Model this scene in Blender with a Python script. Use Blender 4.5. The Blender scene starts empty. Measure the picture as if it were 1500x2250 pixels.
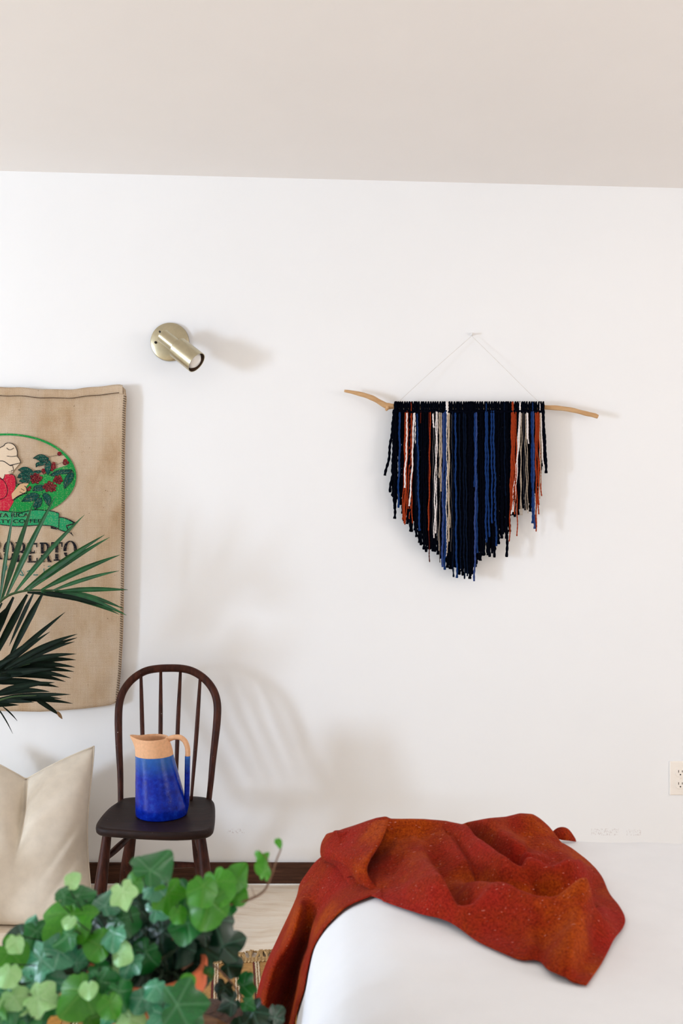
import bpy, bmesh, math, random
import numpy as np
from mathutils import Vector, Matrix, Euler, noise as mnoise

# ------------------------------------------------------------------ camera, light, exposure
SC = bpy.context.scene
COL = SC.collection
F, D0, HZ = 2187.5, 3.39, 1.264          # focal length in px, camera to wall, camera height
cam_data = bpy.data.cameras.new('camera')
cam_data.lens = 35.0
cam_data.sensor_width = 36.0
cam_data.sensor_fit = 'AUTO'
cam_data.clip_start = 0.05
cam_data.dof.use_dof = True
cam_data.dof.focus_distance = 3.25
cam_data.dof.aperture_fstop = 5.0
cam = bpy.data.objects.new('camera', cam_data)
cam.location = (0, -D0, HZ)
cam.rotation_euler = (math.pi / 2, 0, 0)
COL.objects.link(cam)
SC.camera = cam

world = bpy.data.worlds.new('sky')
SC.world = world
world.use_nodes = True
world.node_tree.nodes['Background'].inputs[0].default_value = (0.80, 0.90, 1.0, 1)
world.node_tree.nodes['Background'].inputs[1].default_value = 1.0


def area_light(name, loc, target, sx, sy, power, color):
    l = bpy.data.lights.new(name, 'AREA')
    l.shape = 'RECTANGLE'
    l.size, l.size_y = sx, sy
    l.energy = power
    l.color = color
    o = bpy.data.objects.new(name, l)
    o.location = loc
    o.rotation_euler = (Vector(target) - Vector(loc)).to_track_quat('-Z', 'Y').to_euler()
    COL.objects.link(o)
    return o


# daylight through the two panes of the window in the left wall
WIN, FILL = (0.71, 0.855, 1.05), (1.0, 0.935, 0.90)
area_light('window_daylight', (-6.18, -4.55, 1.15), (0, -4.1, 0.1), 0.55, 1.15, 75, WIN)
area_light('window_daylight', (-6.18, -3.65, 1.15), (2.0, -1.2, 0.3), 0.48, 1.15, 282, WIN)
area_light('rear_fill', (1.5, -6.44, 0.85), (1.2, 0, -1.2), 3.2, 1.5, 20, FILL)  # warm fill lamp added behind the camera
area_light('side_fill', (3.17, -2.3, 1.35), (0, -1.6, 0.2), 2.6, 1.5, 96, FILL)  # warm fill lamp added in front of the windowless right wall

SC.view_settings.view_transform = 'Standard'
SC.view_settings.look = 'None'
SC.view_settings.gamma = 1.0
SC.view_settings.use_curve_mapping = False
SC.view_settings.exposure = -0.49
SC.cycles.max_bounces = 10
SC.cycles.diffuse_bounces = 6
SC.cycles.use_denoising = True
SC.cycles.caustics_reflective = False
SC.cycles.caustics_refractive = False
SC.cycles.sample_clamp_indirect = 8.0


# ------------------------------------------------------------------ helpers
def W(px, py, d):
    """the point at distance d from the camera plane that the photograph shows at pixel px, py"""
    return Vector(((px - 750) * d / F, d - D0, HZ - (py - 1125) * d / F))


def plan(px, py, z):
    d = (HZ - z) * F / (py - 1125)
    return (px - 750) * d / F, d


def lin(r, g, b):
    f = lambda c: (c / 255 / 12.92) if c / 255 <= 0.04045 else ((c / 255 + 0.055) / 1.055) ** 2.4
    return (f(r), f(g), f(b), 1.0)


def catmull(pts, n):
    """n points evenly spaced (by index) along a Catmull-Rom curve through pts (any dimension)"""
    P = np.array([list(p) for p in pts], float)
    P = np.vstack([2 * P[0] - P[1], P, 2 * P[-1] - P[-2]])
    m = len(P) - 3
    out = []
    for t in np.linspace(0, m - 1e-9, n):
        i = int(t)
        u = t - i
        a, b, c, d = P[i], P[i + 1], P[i + 2], P[i + 3]
        out.append(0.5 * (2 * b + (c - a) * u + (2 * a - 5 * b + 4 * c - d) * u * u + (3 * b - a - 3 * c + d) * u ** 3))
    return np.array(out)


class MB:
    """collects vertices and faces, builds ONE mesh object"""
    def __init__(self):
        self.v, self.f = [], []

    def add(self, verts, faces):
        o = len(self.v)
        self.v += [tuple(p) for p in verts]
        self.f += [tuple(i + o for i in f) for f in faces]

    def box(self, lo, hi):
        x0, y0, z0 = lo
        x1, y1, z1 = hi
        self.add([(x0, y0, z0), (x1, y0, z0), (x1, y1, z0), (x0, y1, z0), (x0, y0, z1), (x1, y0, z1), (x1, y1, z1), (x0, y1, z1)],
                 [(3, 2, 1, 0), (4, 5, 6, 7), (0, 1, 5, 4), (1, 2, 6, 5), (2, 3, 7, 6), (3, 0, 4, 7)])

    def tube(self, path, radii, sides=10, prof=None, cap=True):
        P = [Vector(p) for p in path]
        n = len(P)
        if not hasattr(radii, '__len__'):
            radii = [radii] * n
        T = [(P[min(i + 1, n - 1)] - P[max(i - 1, 0)]).normalized() for i in range(n)]
        ref = Vector((0, -1, 0)) if abs(T[0].y) < 0.9 else Vector((1, 0, 0))
        N = (ref - T[0] * ref.dot(T[0])).normalized()
        verts, faces = [], []
        for i in range(n):
            N = (N - T[i] * N.dot(T[i])).normalized()
            B = T[i].cross(N)
            for k in range(sides):
                a = 2 * math.pi * k / sides
                r = radii[i] * (prof(i, a) if prof else 1.0)
                verts.append(P[i] + N * (math.cos(a) * r) + B * (math.sin(a) * r))
        for i in range(n - 1):
            for k in range(sides):
                k2 = (k + 1) % sides
                faces.append((i * sides + k, i * sides + k2, (i + 1) * sides + k2, (i + 1) * sides + k))
        if cap:
            faces.append(tuple(range(sides - 1, -1, -1)))
            faces.append(tuple((n - 1) * sides + k for k in range(sides)))
        self.add(verts, faces)

    def lathe(self, prof, center=(0, 0, 0), seg=40, axis=None, close=False):
        c = Vector(center)
        M = axis.to_3x3() if axis else Matrix.Identity(3)
        verts, faces = [], []
        for (r, z) in prof:
            for k in range(seg):
                a = 2 * math.pi * k / seg
                verts.append(c + M @ Vector((r * math.cos(a), r * math.sin(a), z)))
        for i in range(len(prof) - 1):
            for k in range(seg):
                k2 = (k + 1) % seg
                faces.append((i * seg + k, i * seg + k2, (i + 1) * seg + k2, (i + 1) * seg + k))
        self.add(verts, faces)

    def grid(self, pts):
        r, c = len(pts), len(pts[0])
        self.add([p for row in pts for p in row],
                 [(i * c + j, i * c + j + 1, (i + 1) * c + j + 1, (i + 1) * c + j) for i in range(r - 1) for j in range(c - 1)])

    def mesh(self, name, mat, smooth=True, recalc=True):
        me = bpy.data.meshes.new(name)
        me.from_pydata(self.v, [], self.f)
        if recalc:
            bm = bmesh.new()
            bm.from_mesh(me)
            bmesh.ops.recalc_face_normals(bm, faces=bm.faces)
            bm.to_mesh(me)
            bm.free()
        me.materials.append(mat)
        me.polygons.foreach_set('use_smooth', [smooth] * len(me.polygons))
        me.update()
        return me

    def build(self, name, mat, parent=None, smooth=True, recalc=True):
        return link(name, self.mesh(name, mat, smooth, recalc), parent)


def link(name, me, parent=None):
    o = bpy.data.objects.new(name, me)
    COL.objects.link(o)
    if parent:
        o.parent = parent
        # parents sit at their base with no rotation: keep world coordinates
        o.matrix_parent_inverse = Matrix.Translation(-Vector(parent.location))
    return o


def thing(name, label, cat, loc):
    o = bpy.data.objects.new(name, None)
    o.empty_display_size = 0.05
    o.location = loc
    COL.objects.link(o)
    o['label'], o['category'] = label, cat
    return o


def bevel(o, w, seg=3):
    m = o.modifiers.new('bevel', 'BEVEL')
    m.width, m.segments, m.limit_method = w, seg, 'ANGLE'
    return o


def auto_smooth(o, deg=35):
    me = o.data
    bm = bmesh.new()
    bm.from_mesh(me)
    lim = math.radians(deg)
    for e in bm.edges:
        if len(e.link_faces) == 2 and e.calc_face_angle(0) > lim:
            e.smooth = False
    bm.to_mesh(me)
    bm.free()
    return o


# ------------------------------------------------------------------ materials
class NT:
    def __init__(self, name):
        self.m = bpy.data.materials.new(name)
        self.m.use_nodes = True
        self.t = self.m.node_tree
        self.b = self.t.nodes['Principled BSDF']
        self._c = None

    def n(self, typ, **kw):
        x = self.t.nodes.new(typ)
        for k, v in kw.items():
            if k.startswith('i_'):
                x.inputs[int(k[2:]) if k[2:].isdigit() else k[2:]].default_value = v
            else:
                setattr(x, k, v)
        return x

    def l(self, a, b):
        self.t.links.new(a, b)

    def coord(self, scale=(1, 1, 1), kind='Object', rot=(0, 0, 0)):
        c = self.n('ShaderNodeTexCoord')
        m = self.n('ShaderNodeMapping')
        m.inputs['Scale'].default_value = scale
        m.inputs['Rotation'].default_value = rot
        self.l(c.outputs[kind], m.inputs[0])
        return m.outputs[0]

    def noise(self, vec, scale, detail=3.0, rough=0.55):
        x = self.n('ShaderNodeTexNoise')
        x.inputs['Scale'].default_value = scale
        x.inputs['Detail'].default_value = detail
        x.inputs['Roughness'].default_value = rough
        self.l(vec, x.inputs['Vector'])
        return x.outputs['Fac']

    def ramp(self, fac, stops, interp='LINEAR'):
        r = self.n('ShaderNodeValToRGB')
        r.color_ramp.interpolation = interp
        el = r.color_ramp.elements
        while len(el) < len(stops):
            el.new(0.5)
        for e, (p, c) in zip(el, stops):
            e.position = p
            e.color = c if len(c) == 4 else (*c, 1)
        self.l(fac, r.inputs[0])
        return r.outputs[0]

    def mix(self, fac, a, b, mode='MIX'):
        x = self.n('ShaderNodeMix', data_type='RGBA', blend_type=mode)
        for s, v in ((x.inputs[0], fac), (x.inputs[6], a), (x.inputs[7], b)):
            if isinstance(v, (tuple, list, float, int)):
                s.default_value = v
            else:
                self.l(v, s)
        return x.outputs[2]

    def math(self, op, a, b=0.0, clamp=False):
        x = self.n('ShaderNodeMath', operation=op, use_clamp=clamp)
        for s, v in ((x.inputs[0], a), (x.inputs[1], b)):
            if isinstance(v, (float, int)):
                s.default_value = v
            else:
                self.l(v, s)
        return x.outputs[0]

    def bump(self, h, strength=0.3, dist=0.002):
        x = self.n('ShaderNodeBump')
        x.inputs['Strength'].default_value = strength
        x.inputs['Distance'].default_value = dist
        self.l(h, x.inputs['Height'])
        self.l(x.outputs[0], self.b.inputs['Normal'])

    def base(self, c):
        s = self.b.inputs['Base Color']
        if isinstance(c, (tuple, list)):
            s.default_value = c
        else:
            self.l(c, s)

    def set(self, **kw):
        for k, v in kw.items():
            self.b.inputs[k.replace('_', ' ')].default_value = v
        return self


def simple(name, color, rough=0.6, var=0.12, scale=40, bump=0.0, bscale=200, metallic=0.0, stretch=(1, 1, 1)):
    m = NT(name)
    v = m.coord(stretch)
    f = m.noise(v, scale)
    dark = tuple(c * (1 - var) for c in color[:3]) + (1,)
    lite = tuple(min(1, c * (1 + var)) for c in color[:3]) + (1,)
    m.base(m.ramp(f, [(0.3, dark), (0.7, lite)]))
    m.set(Roughness=rough, Metallic=metallic)
    if bump:
        m.bump(m.noise(v, bscale), bump, 0.002)
    return m.m


def make_wall_mat():
    m = NT('white_wall_paint')
    v = m.coord()
    f = m.noise(v, 1.3, 2)
    c = m.ramp(f, [(0.3, (0.855, 0.852, 0.848)), (0.7, (0.88, 0.877, 0.873))])
    # scuffs left low on the wall
    sep = m.n('ShaderNodeSeparateXYZ')
    m.l(v, sep.inputs[0])
    fine = m.noise(v, 150, 4, 0.7)

    def boxmask(x0, x1, z0, z1):
        a = m.math('MULTIPLY', m.math('GREATER_THAN', sep.outputs[0], x0), m.math('LESS_THAN', sep.outputs[0], x1))
        b = m.math('MULTIPLY', m.math('GREATER_THAN', sep.outputs[2], z0), m.math('LESS_THAN', sep.outputs[2], z1))
        return m.math('MULTIPLY', a, b)
    k = m.math('ADD', boxmask(0.85, 0.945, 0.163, 0.186), boxmask(0.97, 1.02, 0.163, 0.182))
    k = m.math('ADD', k, boxmask(-0.39, -0.33, 0.17, 0.185))
    sc = m.math('MULTIPLY', k, m.math('GREATER_THAN', fine, 0.55))
    c = m.mix(m.math('MULTIPLY', sc, 0.32), c, lin(150, 120, 112))
    m.base(c)
    m.set(Roughness=0.75)
    m.bump(m.noise(v, 220, 2), 0.06, 0.001)
    return m.m


def make_floor_mat():
    m = NT('travertine')
    v = m.coord((1.2, 9, 1))
    w = m.noise(m.coord((1, 1, 1)), 2.5, 3)
    add = m.n('ShaderNodeVectorMath', operation='ADD')
    m.l(v, add.inputs[0])
    cmb = m.n('ShaderNodeCombineXYZ')
    m.l(m.math('MULTIPLY', w, 1.4), cmb.inputs[1])
    m.l(cmb.outputs[0], add.inputs[1])
    f = m.noise(add.outputs[0], 4.5, 8, 0.68)
    fine = m.noise(add.outputs[0], 22, 6, 0.7)
    c = m.ramp(f, [(0.25, lin(214, 192, 165)), (0.45, lin(240, 224, 202)), (0.6, lin(247, 235, 217)), (0.8, lin(232, 214, 190))])
    c = m.mix(m.math('MULTIPLY', m.math('LESS_THAN', fine, 0.36), 0.28), c, lin(140, 112, 86))
    m.base(c)
    m.set(Roughness=0.38)
    m.bump(fine, 0.08, 0.001)
    return m.m


def make_wood(name, dark, light, axis='X', rough=0.45, scale=6.0, wear=None):
    m = NT(name)
    st = {'X': (1, 14, 14), 'Z': (14, 14, 1), 'Y': (14, 1, 14)}[axis]
    v = m.coord(st)
    f = m.noise(v, scale, 6, 0.65)
    g = m.noise(v, scale * 5, 3, 0.6)
    c = m.ramp(f, [(0.3, dark), (0.7, light)])
    c = m.mix(m.math('MULTIPLY', g, 0.45), c, tuple(x * 0.45 for x in dark[:3]) + (1,))
    if wear:
        s = m.noise(m.coord(), 95, 4, 0.6)
        c = m.mix(m.math('MULTIPLY', m.math('GREATER_THAN', s, 0.715), 0.8), c, wear)
    m.base(c)
    m.set(Roughness=rough)
    m.b.inputs['Specular IOR Level'].default_value = 0.18
    m.bump(g, 0.15, 0.001)
    return m.m


def make_burlap():
    m = NT('burlap')
    wx = m.n('ShaderNodeTexWave', wave_type='BANDS', bands_direction='X')
    wz = m.n('ShaderNodeTexWave', wave_type='BANDS', bands_direction='Z')
    v = m.coord()
    for w_ in (wx, wz):
        w_.inputs['Scale'].default_value = 85
        w_.inputs['Distortion'].default_value = 3.2
        w_.inputs['Detail'].default_value = 2
        w_.inputs['Detail Scale'].default_value = 2
        m.l(v, w_.inputs['Vector'])
    weave = m.math('MULTIPLY', wx.outputs['Fac'], wz.outputs['Fac'])
    slx = m.noise(m.coord((3, 1, 220)), 3, 3)
    slz = m.noise(m.coord((220, 1, 3)), 3, 3)
    sl = m.math('MULTIPLY', m.math('ADD', slx, slz), 0.5)
    blot = m.noise(m.coord((4.5, 1, 2.2)), 1.6, 4, 0.6)
    c = m.ramp(blot, [(0.32, lin(182, 150, 114)), (0.48, lin(208, 184, 156)), (0.62, lin(219, 200, 178))])
    c = m.mix(m.math('MULTIPLY', sl, 0.55), c, lin(150, 118, 82))
    c = m.mix(m.math('MULTIPLY', m.math('SUBTRACT', 0.5, weave, True), 0.55), c, lin(120, 88, 54))
    c = m.mix(m.math('MULTIPLY', weave, 0.4), c, lin(236, 220, 196))
    spk = m.noise(v, 130, 2, 0.5)
    c = m.mix(m.math('MULTIPLY', m.math('GREATER_THAN', spk, 0.74), 0.55), c, lin(90, 60, 34))
    m.base(c)
    m.set(Roughness=0.95)
    m.b.inputs['Specular IOR Level'].default_value = 0.1
    m.bump(m.math('ADD', weave, sl), 0.5, 0.001)
    return m.m


def ink(name, col):
    m = NT(name)
    slx = m.noise(m.coord((3, 1, 220)), 3, 3)
    slz = m.noise(m.coord((220, 1, 3)), 3, 3)
    sl = m.math('MULTIPLY', m.math('ADD', slx, slz), 0.5)
    g = m.noise(m.coord(), 260, 3, 0.6)
    c = m.mix(m.math('MULTIPLY', m.math('GREATER_THAN', m.math('ADD', sl, g), 1.10), 0.26), col, lin(196, 170, 138))
    m.base(c)
    m.set(Roughness=0.95)
    m.b.inputs['Specular IOR Level'].default_value = 0.1
    return m.m


def yarn_mat(name, c, var=0.25):
    m = NT(name)
    f = m.noise(m.coord(), 300, 3, 0.7)
    a = tuple(x * (1 - var) for x in c[:3]) + (1,)
    b = tuple(min(1, x * (1 + var)) for x in c[:3]) + (1,)
    m.base(m.ramp(f, [(0.3, a), (0.7, b)]))
    m.set(Roughness=0.95)
    m.b.inputs['Specular IOR Level'].default_value = 0.0
    m.bump(f, 0.6, 0.0015)
    return m.m


def make_blanket_mat():
    m = NT('rust_wool')
    v = m.coord()
    big = m.noise(v, 5.5, 4, 0.6)
    streak = m.noise(m.coord((3, 60, 40)), 3, 4, 0.6)
    fine = m.noise(v, 230, 4, 0.75)
    c = m.ramp(big, [(0.36, lin(164, 38, 26)), (0.5, lin(152, 46, 15)), (0.62, lin(180, 76, 12))])
    c = m.mix(m.math('MULTIPLY', m.math('SUBTRACT', streak, 0.35), 0.6, True), c, lin(180, 56, 42))
    c = m.mix(m.ramp(fine, [(0.35, (0.75,) * 3), (0.62, (0.0,) * 3)]), c, lin(84, 14, 5))
    sl1 = m.noise(m.coord((45, 330, 260), rot=(0, 0, 0.5)), 1.0, 2, 0.5)
    c = m.mix(m.math('MULTIPLY', m.math('GREATER_THAN', sl1, 0.715), 0.55), c, lin(238, 160, 140))
    m.base(c)
    m.set(Roughness=0.95, Sheen_Weight=0.15, Sheen_Roughness=0.4, Sheen_Tint=(1.0, 0.32, 0.28, 1))
    m.b.inputs['Specular IOR Level'].default_value = 0.05
    m.bump(m.math('ADD', fine, streak), 0.8, 0.003)
    return m.m


def leaf_mat(name, dark, light, vein, rough=0.35, sub=0.0, vamt=0.42, spec=0.6):
    m = NT(name)
    f = m.noise(m.coord(), 30, 3, 0.6)
    a = m.n('ShaderNodeAttribute', attribute_name='vein')
    c = m.ramp(f, [(0.3, dark), (0.7, light)])
    oi = m.n('ShaderNodeObjectInfo')
    c = m.mix(m.math('MULTIPLY', oi.outputs['Random'], 0.4), c, tuple(x * 0.4 for x in dark[:3]) + (1,))
    c = m.mix(m.math('MULTIPLY', a.outputs['Fac'], vamt), c, vein)
    m.base(c)
    m.set(Roughness=rough)
    m.b.inputs['Specular IOR Level'].default_value = spec
    if sub:
        tr = m.n('ShaderNodeBsdfTranslucent')
        tr.inputs['Color'].default_value = light
        mx = m.n('ShaderNodeMixShader')
        mx.inputs[0].default_value = sub
        m.l(m.b.outputs[0], mx.inputs[1])
        m.l(tr.outputs[0], mx.inputs[2])
        m.l(mx.outputs[0], m.t.nodes['Material Output'].inputs[0])
    return m.m


def make_glaze():
    m = NT('cobalt_glaze')
    v = m.coord()
    sep = m.n('ShaderNodeSeparateXYZ')
    m.l(v, sep.inputs[0])
    z = m.math('DIVIDE', m.math('SUBTRACT', sep.outputs[2], JUG_Z), 0.19)
    wob = m.math('MULTIPLY', m.math('SUBTRACT', m.noise(v, 25, 3), 0.5), 0.12)
    z = m.math('ADD', z, wob)
    f = m.noise(v, 60, 5, 0.65)
    c = m.ramp(f, [(0.3, lin(3, 24, 118)), (0.55, lin(7, 40, 160)), (0.75, lin(26, 70, 180))])
    top = m.ramp(z, [(0.0, (0, 0, 0)), (0.62, (0, 0, 0)), (0.93, (1, 1, 1)), (1.0, (0.7, 0.7, 0.7))])
    c = m.mix(m.math('MULTIPLY', top, 0.6), c, lin(58, 120, 178))
    m.base(c)
    m.set(Roughness=0.24, Coat_Weight=0.0)
    m.b.inputs['Specular IOR Level'].default_value = 0.22
    m.bump(m.noise(v, 55, 4, 0.6), 0.35, 0.003)
    return m.m


JUG_Z = 0.352
M = {}
M['wall'] = make_wall_mat()
M['ceiling'] = simple('ceiling_paint', (0.85, 0.815, 0.79), 0.85, 0.01, 3, 0.04, 150)
M['wall_side'] = simple('grey_beige_paint', (0.52, 0.50, 0.48), 0.85, 0.02, 3)
M['floor'] = make_floor_mat()
M['baseboard'] = make_wood('dark_walnut', lin(46, 26, 18), lin(96, 62, 44), 'X', 0.5)
M['chairwood'] = make_wood('dark_chair_wood', lin(36, 14, 8), lin(88, 44, 28), 'Z', 0.5, 6, lin(170, 160, 155))
M['seatwood'] = make_wood('dark_seat_wood', lin(24, 13, 11), lin(52, 33, 27), 'X', 0.55, 5, lin(150, 130, 120))
M['frame'] = simple('window_frame_paint', (0.8, 0.79, 0.77), 0.5, 0.03)
M['burlap'] = make_burlap()
M['i_green'] = ink('green_ink', lin(28, 138, 66))
M['i_ribbon'] = ink('ribbon_green_ink', lin(40, 148, 96))
M['i_dkgreen'] = ink('dark_green_ink', lin(20, 76, 66))
M['i_black'] = ink('black_ink', lin(22, 24, 32))
M['i_red'] = ink('red_ink', lin(186, 34, 58))
M['i_berry'] = ink('berry_ink', lin(118, 30, 36))
M['i_skin'] = ink('pale_ink', lin(216, 194, 168))
M['i_arm'] = ink('tan_ink', lin(204, 166, 126))
M['i_teal'] = ink('teal_ink', lin(34, 110, 104))
M['thread'] = simple('dark_thread', lin(70, 48, 30), 0.9)
M['y_navy'] = yarn_mat('navy_yarn', lin(6, 8, 16))
M['y_blue'] = yarn_mat('blue_yarn', lin(25, 50, 98))
M['y_teal'] = yarn_mat('dusty_blue_yarn', lin(12, 20, 36))
M['y_peri'] = yarn_mat('periwinkle_yarn', lin(50, 66, 114))
M['y_rust'] = yarn_mat('rust_yarn', lin(150, 56, 28))
M['y_dkred'] = yarn_mat('dark_red_yarn', lin(74, 24, 18))
M['y_white'] = yarn_mat('white_yarn', lin(232, 222, 218), 0.08)
M['y_cream'] = yarn_mat('cream_yarn', lin(176, 158, 138), 0.15)
M['y_grey'] = yarn_mat('grey_yarn', lin(70, 66, 66), 0.2)
M['driftwood'] = make_wood('driftwood', lin(196, 150, 102), lin(226, 188, 142), 'X', 0.7, 5)
M['string'] = simple('pale_string', lin(214, 208, 200), 0.7)
M['brass'] = simple('antique_brass', lin(186, 176, 148), 0.30, 0.06, 60, 0.05, 400, 1.0)
M['brassin'] = simple('shade_inner', lin(70, 50, 36), 0.5, 0.1)
M['bulb'] = simple('bulb_glass', lin(236, 232, 226), 0.15, 0.02)
M['darkmetal'] = simple('dark_metal', lin(30, 26, 22), 0.4, 0.1, metallic=0.5)
M['ivory'] = simple('ivory_plastic', lin(244, 236, 226), 0.4, 0.015)
M['slot'] = simple('slot_dark', lin(70, 52, 40), 0.7)
M['hook'] = simple('hook_plastic', lin(238, 236, 232), 0.4, 0.02)
M['glaze'] = make_glaze()
M['clay'] = simple('raw_stoneware', lin(222, 170, 128), 0.8, 0.08, 120, 0.15, 300)
M['pillow'] = simple('linen', lin(222, 210, 192), 0.95, 0.05, 30, 0.25, 900)
M['print'] = simple('pillow_print', lin(24, 40, 34), 0.9)
M['sheet'] = simple('white_sheet', (0.83, 0.84, 0.86, 1), 0.9, 0.015, 12, 0.15, 900)
M['bedbase'] = simple('bed_base_fabric', lin(190, 186, 180), 0.9)
M['blanket'] = make_blanket_mat()
M['palm'] = leaf_mat('palm_green', lin(4, 48, 20), lin(14, 92, 36), lin(80, 140, 100), 0.42, 0.1, 0.35, 0.4)
M['palm_shade'] = leaf_mat('palm_shaded_green', lin(3, 14, 7), lin(7, 30, 14), lin(24, 50, 28), 0.6, 0.02, 0.3, 0.15)  # shaded copy of the palm green, the shade is put into the colour
M['palm_brown'] = simple('palm_dry_tip', lin(110, 78, 40), 0.7)
M['palm_stem'] = simple('palm_stem_green', lin(44, 74, 34), 0.5)
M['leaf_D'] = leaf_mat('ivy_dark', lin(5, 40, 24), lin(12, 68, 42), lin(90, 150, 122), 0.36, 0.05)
M['leaf_M'] = leaf_mat('ivy_mid', lin(6, 86, 32), lin(24, 126, 48), lin(130, 190, 140), 0.36, 0.15)
M['leaf_L'] = leaf_mat('ivy_lime', lin(36, 126, 8), lin(80, 164, 26), lin(150, 200, 100), 0.42, 0.25, 0.25)
M['leaf_P'] = leaf_mat('ivy_pale', lin(132, 206, 108), lin(200, 240, 178), lin(205, 235, 190), 0.4, 0.25)
M['leaf_T'] = leaf_mat('ivy_teal', lin(26, 112, 76), lin(92, 176, 134), lin(180, 226, 204), 0.3, 0.1)
M['vine'] = simple('vine_stem', lin(112, 78, 56), 0.7)
M['petiole'] = simple('petiole_green', lin(26, 48, 22), 0.7)
M['terracotta'] = simple('terracotta', lin(204, 102, 62), 0.85, 0.1, 30, 0.1, 200)
M['soil'] = simple('soil', lin(40, 28, 20), 0.95, 0.3, 80, 0.5, 150)
M['stool'] = make_wood('stool_wood', lin(110, 74, 44), lin(160, 118, 76), 'X', 0.5)
M['palmpot'] = simple('palm_pot_glaze', lin(200, 196, 188), 0.5)
M['wicker'] = simple('dark_wicker', lin(66, 42, 28), 0.7, 0.35, 160, 0.4, 300)
M['jute'] = simple('jute_tan', lin(178, 134, 76), 0.95, 0.18, 90, 0.5, 600)
M['jute_gold'] = simple('jute_gold', lin(186, 134, 58), 0.95, 0.16, 90, 0.5, 600)
M['rug_dark'] = simple('rug_dark_band', lin(92, 52, 34), 0.95, 0.2, 90, 0.5, 600)
M['rug_red'] = simple('rug_red_line', lin(104, 34, 32), 0.95, 0.2, 90, 0.5, 600)
M['rug_cream'] = simple('rug_cream_cord', lin(226, 204, 172), 0.9, 0.12, 200, 0.4, 600)
M['fringe'] = simple('fringe_cord', lin(186, 152, 104), 0.95, 0.25, 160, 0.5, 600)

# ------------------------------------------------------------------ the room
XL, XR, YB = -6.2, 3.2, -6.5


def struct(mb, name, mat, smooth=False):
    o = mb.build(name, mat, None, smooth)
    o['kind'] = 'structure'
    return o


def ceil_z(x):
    return HZ + (1125 - (394.5 + 0.0253 * (x * F / D0))) * D0 / F


b = MB(); b.box((XL - 0.1, 0, -0.05), (XR + 0.1, 0.1, 2.75)); struct(b, 'wall_back', M['wall'])
b = MB(); b.box((XR, YB, -0.05), (XR + 0.1, 0, 2.75)); struct(b, 'wall_right', M['wall_side'])
b = MB()
wy0, wy1, wz0, wz1 = -4.95, -3.28, 0.50, 1.8
b.box((XL - 0.12, YB, -0.05), (XL, wy0, 2.75))
b.box((XL - 0.12, wy1, -0.05), (XL, 0, 2.75))
b.box((XL - 0.12, wy0, -0.05), (XL, wy1, wz0))
b.box((XL - 0.12, wy0, wz1), (XL, wy1, 2.75))
struct(b, 'wall_left', M['wall_side'])
b = MB()
vx0, vx1, vz0, vz1 = -0.2, 3.15, 0.05, 1.65
b.box((XL, YB - 0.12, -0.05), (vx0, YB, 2.75))
b.box((vx1, YB - 0.12, -0.05), (XR, YB, 2.75))
b.box((vx0, YB - 0.12, -0.05), (vx1, YB, vz0))
b.box((vx0, YB - 0.12, vz1), (vx1, YB, 2.75))
struct(b, 'wall_front', M['wall_side'])
for nm, lo, hi in (('window_1', (XL - 0.10, wy0, wz0), (XL - 0.03, wy1, wz1)), ('window_2', (vx0, YB - 0.10, vz0), (vx1, YB - 0.07, vz1))):
    b = MB()
    t = 0.05
    if nm == 'window_1':
        b.box((lo[0], lo[1], lo[2]), (hi[0], hi[1], lo[2] + t)); b.box((lo[0], lo[1], hi[2] - t), hi)
        for y in (lo[1], (lo[1] + hi[1]) / 2 - t / 2, hi[1] - t):
            b.box((lo[0], y, lo[2]), (hi[0], y + t, hi[2]))
    else:
        b.box(lo, (hi[0], hi[1], lo[2] + t)); b.box((lo[0], lo[1], hi[2] - t), hi)
        for k in range(4):
            x = lo[0] + (hi[0] - lo[0] - t) * k / 3
            b.box((x, lo[1], lo[2]), (x + t, hi[1], hi[2]))
    struct(b, nm, M['frame'])
b = MB()
za, zb = ceil_z(XL), ceil_z(XR)
b.add([(XL, YB, za), (XR, YB, zb), (XR, 0, zb), (XL, 0, za), (XL, YB, za + .1), (XR, YB, zb + .1), (XR, 0, zb + .1), (XL, 0, za + .1)],
      [(0, 1, 2, 3), (7, 6, 5, 4), (0, 4, 5, 1), (1, 5, 6, 2), (2, 6, 7, 3), (3, 7, 4, 0)])
struct(b, 'ceiling', M['ceiling'])
b = MB(); b.box((XL, YB, -0.05), (XR, 0, 0.0)); struct(b, 'floor', M['floor'])
b = MB(); b.box((XL, -0.012, 0.002), (XR, 0.0, 0.0725)); bevel(struct(b, 'baseboard_back', M['baseboard']), 0.003, 2)
b = MB(); b.box((XL, YB, 0.002), (XL + 0.012, -0.012, 0.0725)); bevel(struct(b, 'baseboard_left', M['baseboard']), 0.003, 2)
b = MB(); b.box((XL, -0.0155, 0.0), (XR, -0.0122, 0.0035)); struct(b, 'trim_1', M['frame'])    # pale caulk line at the foot of the baseboard

# ------------------------------------------------------------------ coffee sack on the wall
rng = random.Random(7)
SX0, SX1 = -250.0, 276.0


def sack_top(x):
    return np.interp(x, [-250, -200, -120, -60, 0, 40, 80, 125, 160, 200, 240, 262, 272, 276], [850, 851, 856, 854, 852, 853, 856, 858, 857, 853, 848, 847, 849, 856])


def sack_bot(x):
    return np.interp(x, [-250, -100, 0, 100, 150, 200, 245, 260, 276], [1556, 1560, 1562, 1564, 1561, 1557, 1551.5, 1549, 1543])


def sack_right(y):
    return np.interp(y, [847, 870, 900, 1000, 1150, 1300, 1400, 1480, 1562], [275, 278, 276, 274, 274, 272, 270, 266, 258])


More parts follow.
